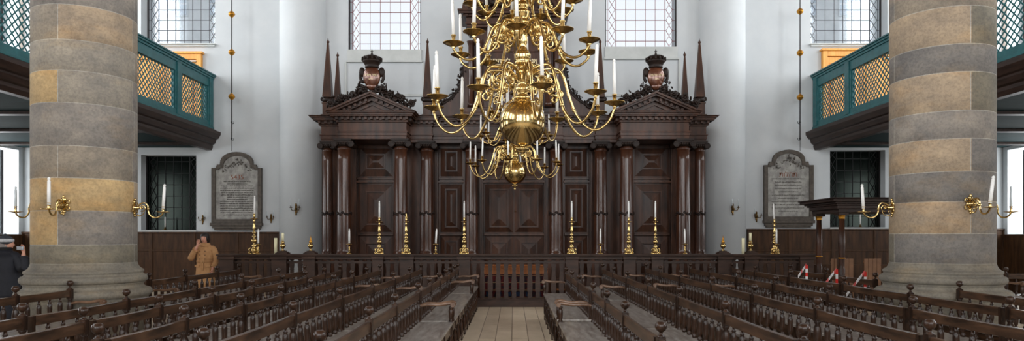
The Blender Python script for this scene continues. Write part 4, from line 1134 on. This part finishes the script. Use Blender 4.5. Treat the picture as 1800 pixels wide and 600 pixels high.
def bench(xb, s, posts, label, sd=.45, group=None, arms=(1,1), rotz=None, origin=None, joined=False):
    """posts: y positions near to far; s = +1 seat towards +X (left block), -1 the mirror"""
    y0, y1 = posts[0], posts[-1]; L = y1-y0
    t = thing('synagogue_bench', label, 'bench', (xb, y0, 0), 0, group)
    if s < 0: t.rotation_euler.z = PI; t.location.y = y1
    def yl(y): return y-y0 if s > 0 else y1-y
    rg = random.Random(int(xb*100+y0*7))
    nn = 6     # rail sags slightly between posts
    ps = sorted(yl(p) for p in posts)
    for a, b_ in zip(ps[:-1], ps[1:]):
        mb = MB(); p0 = a+.03 ; p1 = b_-.03
        for k in range(nn):
            u, w = k/nn, (k+1)/nn; za, zb = -.006*math.sin(PI*u), -.006*math.sin(PI*w); ya, yb = p0+(p1-p0)*u, p0+(p1-p0)*w
            n = len(mb.v)
            for (yy, dz) in ((ya,za),(yb,zb)):
                mb.v += [(-.018,yy,RAILZ-.095+dz*.4),(.018,yy,RAILZ-.095+dz*.4),(.018,yy,RAILZ-.006+dz),(.006,yy,RAILZ+dz),(-.012,yy,RAILZ+dz),(-.018,yy,RAILZ-.006+dz)]
            for i in range(6): j = (i+1) % 6; mb.face([n+i, n+j, n+6+j, n+6+i])
            if k == 0: mb.face([n+i for i in range(6)][::-1])
            if k == nn-1: mb.face([n+6+i for i in range(6)])
        mb.build('top_rail','bench_wood',t)
    MB().box(-.03, sd+.005, -.04, L+.04, .492, .525).build('seat','seat_wood',t,bevel=.008)
    MB().box(sd-.045, sd-.02, .0, L, .37, .492).box(-.02, .02, 0, L, .38, .492).box(sd-.04, sd-.02, 0, L, .04, .10).build('apron','bench_wood',t)
    MB().box(sd-.10, sd-.075, .0, L, .10, .37).build('kick_panel','bench_wood',t)
    skip = yl(y0) if joined else None
    for p in ps:
        if p == skip: link('stile', ml(stile_me), t, (0,p,0)); link('leg', ml(leg_me), t, (sd-.45-.012,p,0)); continue
        po = link('post', ml(post_me), t, (0,p,0)); link('knob', ml(knob_me), po, (0,0,0), (0,0,rg.uniform(0,3)))
        link('leg', ml(leg_me), t, (sd-.45-.012,p,0))
    for a, b_ in zip(ps[:-1], ps[1:]):
        n = max(2, round((b_-a)/.215)); 
        for k in range(1, n): link('baluster', ml(bal_me_), t, (0, a+(b_-a)*k/n, 0))
        mid = (a+b_)/2; link('leg', ml(leg_me), t, (sd-.45-.012, mid, 0))
    for e, on in ((ps[0]+.0, arms[0] if s > 0 else arms[1]), (ps[-1], arms[1] if s > 0 else arms[0])):
        if on:
            ao = link('armrest', ml(arm_me), t, (sd-.45, e, 0)); link('arm_post', ml(armpost_me), ao)
    return t
rows = {
 ('left',1): (-1.245, [[1.9,3.3,4.4],[4.55,5.9,7.2,8.95],[9.12,10.2,11.5,12.7,13.4],[13.55,14.5,15.35]]),
 ('left',2): (-2.05, [[2.8,4.52],[4.65,6.36,8.08],[8.2,9.95,11.7],[11.82,13.5,15.2]]),
 ('left',3): (-2.89, [[3.5,4.75],[4.85,6.0,7.25],[7.35,8.5,9.75],[9.85,11.0,12.25],[12.35,13.5,14.8]]),
 ('left',4): (-3.68, [[4.6,5.85],[5.97,7.1,8.35],[8.47,9.62,10.9],[11.02,12.1,13.3,14.5]]),
 ('left',5): (-4.43, [[4.5,6.16],[6.28,7.82,9.5],[9.62,11.15],[11.27,12.9,14.5]]),
 ('left',6): (-6.05, [[6.9,8.3,9.32]]),
 ('right',1): (1.05, [[2.2,3.6,4.85],[5.0,6.4,7.65,8.95],[9.3,10.85,12.15,13.45]]),
 ('right',2): (2.01, [[3.0,4.72],[4.84,6.45,8.25],[8.37,10.1,11.98],[12.1,13.65,15.3]]),
 ('right',3): (3.04, [[3.3,4.98],[5.1,6.82,8.6],[8.72,10.42,12.35],[12.47,14.1,15.6]]),
 ('right',4): (4.04, [[5.1,6.9],[7.02,8.72,10.5],[10.62,12.25],[12.37,14.0,15.55]]),
 ('right',5): (5.04, [[5.2,6.92],[7.04,8.66,10.4],[10.52,12.4],[12.52,14.2,15.7]]),
 ('right',6): (6.05, [[6.4,7.8,9.25]]),
}
segn = {1:['nearest the camera'], 2:['nearest the camera','beside the balustrade'], 3:['nearest the camera','midway along','beside the balustrade'], 4:['nearest the camera','second from the camera','third from the camera','beside the balustrade'], 5:['nearest the camera','second from the camera','midway along','fourth from the camera','beside the balustrade']}
rown = {1:'first row',2:'second row',3:'third row',4:'fourth row',5:'fifth row',6:'sixth row'}
for (side, r), (xb, segs) in rows.items():
    for i, posts in enumerate(segs):
        w = segn[len(segs)][i]
        if r == 6: w = 'ending at the stone pillar base'
        if r == 1: ar = (1, 1)
        elif r == 6: ar = (0, 1)
        else: ar = (1 if posts[0] > 11.5 else 0, 1 if posts[-1] > 14 else 0)
        bench(xb, 1 if side == 'left' else -1, posts, 'dark wooden bench, %s %s of the aisle, %s' % (rown[r], side, w), group='benches %s of the aisle' % side, arms=ar, joined=i > 0)
bench(-6.05, 1, [11.35,12.6,13.95,15.1], 'dark bench beyond the left stone pillar, before the person in the tan coat', group='benches left of the aisle')
bench(6.05, -1, [11.4,13.2,14.9], 'dark bench beyond the right stone pillar, hung with barrier tape', group='benches right of the aisle')
bench(-7.6, 1, [6.6,8.0,9.3], 'dark bench outermost at the left, beside the person in the knit hat', group='benches left of the aisle') if False else None
# crosswise bench of lighter wood beyond the right pillar
t = bench(10.2, -1, [12.2,13.4,14.6], 'reddish bench set crosswise beyond the right pillar, under the gallery', group='benches under the right gallery')
t.rotation_euler.z = -PI/2; t.location = (9.6, 13.3, 0)
t = bench(-10.2, 1, [12.2,13.4,14.6], 'bench set crosswise far left under the gallery, behind the people', group='benches under the left gallery')
t.rotation_euler.z = -PI/2; t.location = (-12.4, 15.3, 0)

# barrier tapes
def tape(p0, p1, tail, lab):
    t = thing('barrier_tape', lab, 'barrier tape', p0, 0, 'red and white barrier tapes across the benches')
    p0, p1 = Vector(p0), Vector(p1); d = p1-p0; N = 6
    for i in range(N):
        a, b_ = d*(i/N), d*((i+1)/N)
        MB().ribbon([a, b_], .055, .003).build('band', 'tape_red' if i % 3 == 2 else 'tape_white', t)
    e = d
    for i in range(4):
        a, b_ = e+Vector((.0,-.02,-tail*i/4)), e+Vector((.0,-.02,-tail*(i+1)/4))
        MB().ribbon([a, b_], .045, .003, (1,0,0)).build('band', 'tape_red' if i % 2 == 0 else 'tape_white', t)
def tp(px, py, Y): return (PX(px,Y), Y, PZ(py,Y))
tape(tp(1403,487,12.1), tp(1417,466,13.3), .30, 'red and white barrier tape over the benches, farthest from the right pillar')
tape(tp(1441,512,11.2), tp(1470,474,12.6), .35, 'red and white barrier tape over the benches, middle one of three')
tape(tp(1488,519,10.45), tp(1520,478,11.8), .35, 'red and white barrier tape over the benches, nearest the right pillar')

# ------------------------------------------------------------------ roofed pew at the right
t = thing('roofed_pew', 'dark wooden pew with moulded flat roof on gilt-capped columns, before the right dark window', 'pew', (8.7, 16.3, 0))
mb = MB(); XA, XB, YA, YB2 = -1.28, 1.3, -.75, .65
for e, z0, z1 in ((.0,2.20,2.28),(.05,2.28,2.36),(.09,2.36,2.40),(.14,2.40,2.44),(.22,2.44,2.50),(.25,2.50,2.53)):
    mb.box(XA-e, XB+e, YA-e, YB2+e, z0, z1)
mb.build('roof', 'gallery_dark_wood', t, bevel=.01)
for (x, y) in ((XA+.12,YA+.12),(XA+.12,YB2-.12),(XB-.12,YA+.12),(XB-.12,YB2-.12)):
    c = MB().lathe([(.075,.0),(.075,.9),(.06,.93),(.062,1.0),(.075,1.45),(.058,2.05)],20,(x,y,0)).build('column','ark_wood',t)
    MB().lathe([(.066,2.05),(.07,2.06),(.066,2.08),(.08,2.13),(.085,2.14)],20,(x,y,0)).build('gilt_collar','gilt',c)
    MB().lathe([(.07,1.14),(.082,1.15),(.082,1.16),(.07,1.17)],20,(x,y,0)).build('gilt_ring','gilt',c)
    MB().box(x-.11,x+.11,y-.11,y+.11,2.14,2.2).build('impost','gallery_dark_wood',c)
MB().box(XA+.05,XB,YB2-.3,YB2+.1,.0,.48).box(XA+.05,XB,YB2+.04,YB2+.1,.48,.95).build('seat_bank','wainscot_wood',t,bevel=.01)
for (x, w, lab, Y) in ((PX(1468,15.9),.07,'narrow upright tan wooden chair back beside the roofed pew column',15.9),(PX(1494,16.0),.11,'tan slatted wooden chair back, nearer the roofed pew columns',16.0),(PX(1536,16.0),.20,'wide tan slatted wooden settle back beside the right pillar',16.0)):
    t = thing('tan_chair', lab, 'chair', (x, Y-.15, 0), 0, 'tan wooden chairs by the right pillar')
    mb = MB(); ns = max(2, int(w/.045))
    for i in range(ns): mb.box(-w+2*w*i/ns+.004, -w+2*w*(i+1)/ns-.004, .2, .225, .5, 1.13)
    mb.box(-w,w,.22,.24,1.02,1.07).box(-w,w,.22,.24,.56,.62); mb.build('backrest','tan_wood',t)
    MB().box(-w,w,-.2,.24,.42,.46).build('seat','tan_wood',t)
    for sx_ in (-1,1):
        for y_ in (-.18,.2): MB().box(sx_*(w-.02)-.018, sx_*(w-.02)+.018, y_-.018, y_+.018, 0, .42).build('leg','tan_wood',t)
# small dark lectern pier just past the balustrade
t = thing('side_lectern', 'dark wooden reading stand beyond the balustrade right end', 'lectern', (PX(1414,17.5), 17.6, 0))
MB().box(-.18,.18,-.14,.14,0,1.02).build('body','wainscot_wood',t,bevel=.01); MB().box(-.26,.26,-.2,.2,1.02,1.10).build('top','wainscot_wood',t,bevel=.01)
# pale wooden box at the far left edge
t = thing('pine_stool', 'pale pine stool at the far left edge, behind the front benches', 'stool', (-8.6, 10.2, 0))
MB().box(-.16,.16,-.16,.16,.70,.76).build('seat','pine',t,bevel=.01)
for a in (-1,1):
    for b_ in (-1,1): MB().box(a*.13-.02,a*.13+.02,b_*.13-.02,b_*.13+.02,0,.70).build('leg','pine',t)

# ------------------------------------------------------------------ people
def skin_body(name, joints, edges, mat, parent, sub=2):
    me = bpy.data.meshes.new(name); me.from_pydata([j[0] for j in joints], edges, []); me.materials.append(M[mat])
    o = link(name, me, parent)
    md = o.modifiers.new('skin','SKIN'); md.use_smooth_shade = True
    if not me.skin_vertices: me.skin_vertices.new()
    for i, j in enumerate(joints):
        r = j[1]; r = r if hasattr(r,'__len__') else (r, r)
        me.skin_vertices[0].data[i].radius = r
    me.skin_vertices[0].data[0].use_root = True
    s_ = o.modifiers.new('sub','SUBSURF'); s_.levels = sub; s_.render_levels = sub
    return o
def loft(rings, seg=28, mod=None):
    """rings: (cx, cy, z, rx, ry)"""
    mb = MB(); n = 0
    for k, (cx, cy, z, rx, ry) in enumerate(rings):
        for i in range(seg):
            a = 2*PI*i/seg; f_ = 1+(mod(a, k) if mod else 0); mb.v.append((cx+rx*f_*math.cos(a), cy+ry*f_*math.sin(a), z))
    for k in range(len(rings)-1):
        for i in range(seg): j = (i+1) % seg; mb.face([k*seg+i, k*seg+j, (k+1)*seg+j, (k+1)*seg+i], True)
    mb.face([i for i in range(seg)][::-1], True); mb.face([(len(rings)-1)*seg+i for i in range(seg)], True)
    return mb
def hand_chain(J, E, wrist, d, side, up, s=1.0, curl=.5):
    """palm plus five fingers added to a skin graph. d = pointing direction, side = towards the thumb, up = palm normal"""
    d, side, up = Vector(d).normalized(), Vector(side).normalized(), Vector(up).normalized()
    W = Vector(J[wrist][0]); base = len(J); palm = W+d*.05*s
    J.append((tuple(palm), (.030*s,.018*s))); E.append((wrist, base))
    for k, (off, L) in enumerate(((.028,.068),(.010,.078),(-.009,.072),(-.027,.056))):
        r0 = palm+d*.035*s+side*off*s; n0 = len(J)
        J.append((tuple(r0), .011*s)); E.append((base, n0))
        p = r0; dd = d.copy()
        for q in range(2):
            dd = (dd - up*curl*(.6+.4*q)).normalized(); p = p+dd*L*s*.5; J.append((tuple(p), (.0095-.0015*q)*s)); E.append((n0+q, n0+q+1))
    r0 = W+d*.03*s+side*.035*s; n0 = len(J); J.append((tuple(r0), .012*s)); E.append((base, n0))
    p = r0
    for q in range(2):
        p = p+(d*.7+side*.6-up*curl*.4*(q+1)).normalized()*.03*s; J.append((tuple(p), (.011-.0015*q)*s)); E.append((n0+q, n0+q+1))
def head(parent, c, face_dir, s=1.0, tilt=0, mat='skin'):
    """face_dir: yaw in radians of where the face points (0 = +X)"""
    R = Matrix.Rotation(face_dir, 3, 'Z') @ Matrix.Rotation(tilt, 3, 'Y')
    mb = MB(); rings, seg = 22, 28; n = 0
    for k in range(rings+1):
        th = PI*k/rings
        for i in range(seg):
            ph = 2*PI*i/seg; x, y, z = math.sin(th)*math.cos(ph), math.sin(th)*math.sin(ph), math.cos(th)
            px_, py_, pz_ = x*.098, y*.076, z*.118
            if z < 0: px_ *= 1-.12*(-z); py_ *= 1-.28*(-z)**1.2           # jaw
            if x > 0:
                px_ -= .006*math.exp(-((z-.12)/.16)**2)*(abs(y) > .12)*(abs(y) < .65)   # eye sockets
                px_ += .024*math.exp(-((y)/.16)**2-((z+.17)/.16)**2)                     # nose
                px_ += .008*math.exp(-((y)/.3)**2-((z+.50)/.09)**2)                      # lips
                px_ += .010*math.exp(-((y)/.3)**2-((z+.82)/.12)**2)                      # chin
                px_ += .005*math.exp(-((z-.28)/.09)**2)                                  # brow
            p = R @ Vector((px_*s, py_*s, pz_*s)); mb.v.append((c[0]+p.x, c[1]+p.y, c[2]+p.z))
    for k in range(rings):
        for i in range(seg): j = (i+1) % seg; mb.face([k*seg+i, k*seg+j, (k+1)*seg+j, (k+1)*seg+i], True)
    for sy in (-1,1):
        p = R @ Vector((-.005*s, sy*.078*s, -.008*s)); mb.ball((c[0]+p.x, c[1]+p.y, c[2]+p.z), (.018*s,.008*s,.03*s), 10, 7, R)
    return mb, R
def person(name_label, loc, yaw, coat, coatmat, sh, H, armL, armR, extra=None):
    pass
# woman in tan coat, hand raised to her face (faces the camera)
p1 = tag(link('person', None, None, (PX(360.5,16.2), 16.2, 0), (0,0,0)), 'person in a belted tan coat, hand raised to the face, before the panelling', 'person')
J = [((0,0,.95),.13),((0,0,1.12),.13),((0,.01,1.30),.14),((0,.01,1.42),.07),((0,0,1.48),.055),((0,-.01,1.53),.05),
     ((-.17,.01,1.38),.06),((-.27,-.05,1.16),.048),((-.135,-.17,1.36),.033),((-.105,-.175,1.43),.026),
     ((.17,.01,1.38),.06),((.235,.02,1.13),.048),((.21,-.06,.92),.035),((.20,-.07,.87),.026),
     ((-.09,0,.88),.09),((-.10,0,.5),.06),((-.10,.02,.10),.04),((-.10,-.10,.045),.038),((.09,0,.88),.09),((.10,0,.5),.06),((.10,.02,.10),.04),((.10,-.10,.045),.038)]
E_ = [(0,1),(1,2),(2,3),(3,4),(4,5),(2,6),(6,7),(7,8),(8,9),(2,10),(10,11),(11,12),(12,13),(0,14),(14,15),(15,16),(16,17),(0,18),(18,19),(19,20),(20,21)]
hand_chain(J, E_, 9, (.25,-.05,1), (1,.1,0), (0,-1,0), 1, -.25); hand_chain(J, E_, 13, (0,-.1,-1), (-.2,-1,0), (1,0,0), 1, .3)
skin_body('body', J, E_, 'skin', p1)
mb, R = head(p1, (0,-.02,1.60), -PI/2, 1.0, 0); mb.build('head','skin',p1)
hr = MB(); 
for (cx_, cy_, cz_, rr) in ((0,.0,1.662,(.092,.112,.085)),(0,.055,1.58,(.088,.07,.12)),(-.068,-.01,1.62,(.032,.07,.085)),(.068,-.01,1.62,(.032,.07,.085))): hr.ball((cx_,cy_,cz_), rr, 20, 12)
hr.build('hair','hair_dark',p1)
mb = MB()
for s in (-1,1): mb.ball((s*.032,-.108,1.612), (.011,.006,.006), 8, 5)
mb.build('eyes','hair_dark',p1)
MB().ball((0,-.12,1.545), (.022,.006,.007), 10, 5).build('lips','tablet_red',p1)
fold = lambda a, k: .035*math.sin(7*a+k*.3)*min(1, max(0,(9-k)/6))
rings_ = [(0,.0,.42,.235,.17),(0,0,.55,.23,.165),(0,0,.75,.215,.155),(0,0,.92,.20,.145),(0,0,1.02,.185,.135),(0,0,1.07,.18,.13),(0,0,1.12,.19,.135),(0,0,1.25,.21,.145),(0,.0,1.34,.215,.14),(0,.01,1.40,.19,.12),(0,.01,1.44,.12,.09),(0,.01,1.475,.075,.07)]
ct = loft(rings_, 40, fold)
def limb(mb, pts, rads): mb.tube(spline(pts,5), [rads[min(int(i/5),len(rads)-2)]*(1-(i%5)/5)+rads[min(int(i/5)+1,len(rads)-1)]*((i%5)/5) for i in range((len(pts)-1)*5+1)], 14)
limb(ct, [(-.14,.01,1.385),(-.20,.0,1.34),(-.30,-.05,1.15),(-.25,-.11,1.20),(-.155,-.165,1.335)], [.06,.082,.078,.068,.052])
limb(ct, [(.14,.01,1.385),(.20,.0,1.33),(.255,.02,1.13),(.25,-.02,1.02),(.215,-.06,.92)], [.06,.082,.072,.066,.056])
ct.build('coat','tan_coat',p1)
cl = MB()
cl.lathe([(.13,1.40),(.14,1.43),(.105,1.50),(.095,1.495),(.10,1.44)],28,(0,0,0),sq=(1,.85)).build('collar','tan_coat',p1)
MB().lathe([(.192,1.035),(.2,1.04),(.2,1.085),(.192,1.09)],36,(0,0,0),sq=(1,.74),cap=False).box(-.03,.05,-.165,-.14,1.03,1.10).box(0,.03,-.165,-.15,.85,1.05).build('belt','tan_coat',p1)
for i in range(3):
    for s in (-1,1): MB().ball((s*.06,-.137-.004*i,1.30-i*.09),(.014,.008,.014),10,5).build('coat_button','button',p1)
for s in (-1,1): MB().box(s*.13-.05,s*.13+.05,-.15,-.135,.93,.98).build('pocket_flap','tan_coat',p1)
MB().ball((-.10,-.04,.05),(.05,.12,.05)).build('shoe','shoe',p1); MB().ball((.10,-.04,.05),(.05,.12,.05)).build('shoe','shoe',p1)
for s in (-1,1): MB().tube([(s*.1,0,.6),(s*.1,.01,.3),(s*.1,.02,.1)],[.085,.07,.06],14).build('trouser_leg','trousers',p1)

# person in navy padded coat and knit hat, raising a small camera, seen from behind-left
p2 = tag(link('person', None, None, (PX(7,11.4), 11.4, 0), (0,0,0)), 'person in a navy padded coat and grey knit hat, holding up a small camera', 'person')
J = [((0,0,.92),.14),((0,0,1.10),.14),((0,.01,1.26),.14),((.02,.01,1.38),.07),((.03,0,1.43),.055),((.03,0,1.47),.05),
     ((-.19,0,1.33),.06),((-.27,.05,1.06),.05),((-.18,.10,.86),.036),((-.16,.11,.81),.027),
     ((.19,0,1.33),.06),((.31,.0,1.12),.05),((.31,.02,1.33),.035),((.315,.02,1.375),.026),
     ((-.10,0,.86),.09),((-.10,0,.48),.06),((-.10,-.02,.10),.04),((-.10,.10,.045),.038),((.10,0,.86),.09),((.10,0,.48),.06),((.10,-.02,.10),.04),((.10,.10,.045),.038)]
E_ = [(0,1),(1,2),(2,3),(3,4),(4,5),(2,6),(6,7),(7,8),(8,9),(2,10),(10,11),(11,12),(12,13),(0,14),(14,15),(15,16),(16,17),(0,18),(18,19),(19,20),(20,21)]
hand_chain(J, E_, 13, (-.15,.1,1), (-.9,.3,0), (.2,-1,0), .95, -.5); hand_chain(J, E_, 9, (0,.3,-1), (1,0,0), (0,1,0), 1, .3)
skin_body('body', J, E_, 'skin', p2)
mb, R = head(p2, (.035,.02,1.525), .35, .98); mb.build('head','skin',p2)
MB().ball((.0,-.0,1.51),(.085,.088,.10),20,12).build('hair','hair_grey',p2)
hat = MB(); hat.ball((.02,.0,1.585),(.118,.108,.088),24,12); ho = hat.build('knit_hat','knit_dark',p2)
MB().lathe([(.112,1.555),(.124,1.56),(.126,1.585),(.122,1.605),(.108,1.612)],28,(.02,0,0),cap=False).build('hat_brim','knit_light',ho)
MB().ball((.02,0,1.675),.025).build('hat_bobble','knit_dark',ho)
puff = lambda a, k: (.05 if k % 2 else -.015)
rings_ = [(0,0,.62+.075*i, .245-.002*i if i < 8 else .25-.010*(i-8), .19) for i in range(10)]+[(0,0,1.33,.215,.15),(.01,0,1.38,.15,.11),(.02,0,1.43,.09,.085)]
ct = loft(rings_, 36, puff)
limb(ct, [(-.13,.0,1.34),(-.20,.0,1.30),(-.28,.05,1.06),(-.24,.08,.95),(-.18,.10,.87)], [.07,.09,.08,.07,.055])
limb(ct, [(.13,.0,1.34),(.20,.0,1.29),(.315,.0,1.11),(.32,.01,1.20),(.31,.02,1.32)], [.07,.09,.085,.07,.055])
ct.build('padded_coat','navy_coat',p2)
MB().lathe([(.085,1.40),(.10,1.43),(.095,1.47),(.08,1.47)],20,(.02,0,0)).build('scarf','black_cloth',p2)
for s in (-1,1):
    MB().tube([(s*.1,0,.75),(s*.1,0,.4),(s*.1,0,.09)],[.10,.08,.065],14).build('trouser_leg','trousers',p2); MB().ball((s*.10,.03,.05),(.05,.12,.05)).build('shoe','shoe',p2)
t = tag(link('compact_camera', None, None, (PX(7,11.4)+.285, 11.4-.02, 1.455)), 'small silver compact camera held up by the person in the knit hat', 'camera')
MB().box(-.055,.055,-.012,.012,-.032,.032).build('camera_body','silver',t,bevel=.006); MB().lathe([(.022,0),(.02,.025)],16,(0,.012,0),True,Matrix.Rotation(-PI/2,3,'X')).build('camera_lens','iron',t)

# child in black hood behind
p3 = tag(link('person', None, None, (PX(44,12.3), 12.3, 0), (0,0,0)), 'smaller person in black hooded jacket, half hidden by the left stone pillar', 'person')
J = [((0,0,.68),.10),((0,0,.82),.10),((0,0,.95),.10),((0,0,1.02),.05),((0,0,1.07),.04),
     ((-.13,0,.98),.045),((-.19,.02,.80),.036),((-.15,-.08,.68),.026),((-.14,-.10,.65),.02),((.13,0,.98),.045),((.19,.02,.80),.036),((.15,-.08,.68),.026),((.14,-.10,.65),.02),
     ((-.07,0,.62),.07),((-.07,0,.35),.05),((-.07,0,.08),.032),((-.07,-.08,.035),.03),((.07,0,.62),.07),((.07,0,.35),.05),((.07,0,.08),.032),((.07,-.08,.035),.03)]
E_ = [(0,1),(1,2),(2,3),(3,4),(2,5),(5,6),(6,7),(7,8),(2,9),(9,10),(10,11),(11,12),(0,13),(13,14),(14,15),(15,16),(0,17),(17,18),(18,19),(19,20)]
hand_chain(J, E_, 8, (.2,-.8,-.5), (1,0,0), (0,0,1), .75, .3); hand_chain(J, E_, 12, (-.2,-.8,-.5), (-1,0,0), (0,0,1), .75, .3)
skin_body('body', J, E_, 'skin', p3)
mb, R = head(p3, (0,-.01,1.14), -2.0, .9, 0); mb.build('head','skin',p3)
MB().ball((.015,.035,1.175),(.098,.095,.105),20,12).ball((.0,.05,1.09),(.09,.08,.09),16,10).build('hood','black_cloth',p3)
ct = loft([(0,0,.50,.16,.12),(0,0,.62,.165,.12),(0,0,.78,.16,.115),(0,0,.92,.16,.11),(0,0,.99,.14,.10),(0,0,1.04,.08,.07)], 28)
limb(ct, [(-.09,.0,.98),(-.14,.0,.96),(-.20,.02,.80),(-.18,-.04,.72),(-.15,-.08,.68)], [.05,.062,.056,.048,.04])
limb(ct, [(.09,.0,.98),(.14,.0,.96),(.20,.02,.80),(.18,-.04,.72),(.15,-.08,.68)], [.05,.062,.056,.048,.04])
ct.build('jacket','black_cloth',p3)
for s in (-1,1):
    MB().tube([(s*.07,0,.62),(s*.07,0,.3),(s*.07,0,.07)],[.075,.06,.05],14).build('trouser_leg','trousers',p3); MB().ball((s*.07,-.03,.04),(.04,.09,.04)).build('shoe','shoe',p3)

# ------------------------------------------------------------------ daylight
w = bpy.data.worlds.new('world'); bpy.context.scene.world = w; w.use_nodes = True
w.node_tree.nodes['Background'].inputs[0].default_value = (.96,.98,1,1); w.node_tree.nodes['Background'].inputs[1].default_value = 1.3
def area(name, loc, rot, sx, sy, power, col=(.97,.985,1)):
    l = bpy.data.lights.new(name,'AREA'); l.shape = 'RECTANGLE'; l.size = sx; l.size_y = sy; l.energy = power; l.color = col
    o = bpy.data.objects.new(name, l); C.objects.link(o); o.location = loc; o.rotation_euler = rot; return o
for (a, b_, c, d) in west:       # daylight entering by the tall west windows behind the camera
    area('window_daylight', ((a+b_)/2, YB-.3, (c+d)/2), (PI/2,0,0), b_-a, d-c, 1000)
for sx in (-1,1):
    for i, (a, b_, c, d) in enumerate(side_up):
        area('window_daylight', (sx*(RX+.35), (a+b_)/2, (c+d)/2), (PI/2,0,sx*PI/2), b_-a, d-c, 700)
    for (a, b_, c, d) in side_low:
        area('window_daylight', (sx*(RX+.45), (a+b_)/2, (c+d)/2), (PI/2,0,sx*PI/2), b_-a, d-c, 130)

sc = bpy.context.scene
sc.view_settings.view_transform = 'Standard'; sc.view_settings.look = 'None'; sc.view_settings.exposure = -.12; sc.view_settings.gamma = 1
sc.view_settings.use_curve_mapping = False
sc.cycles.max_bounces = 8; sc.cycles.diffuse_bounces = 5; sc.cycles.transparent_max_bounces = 12
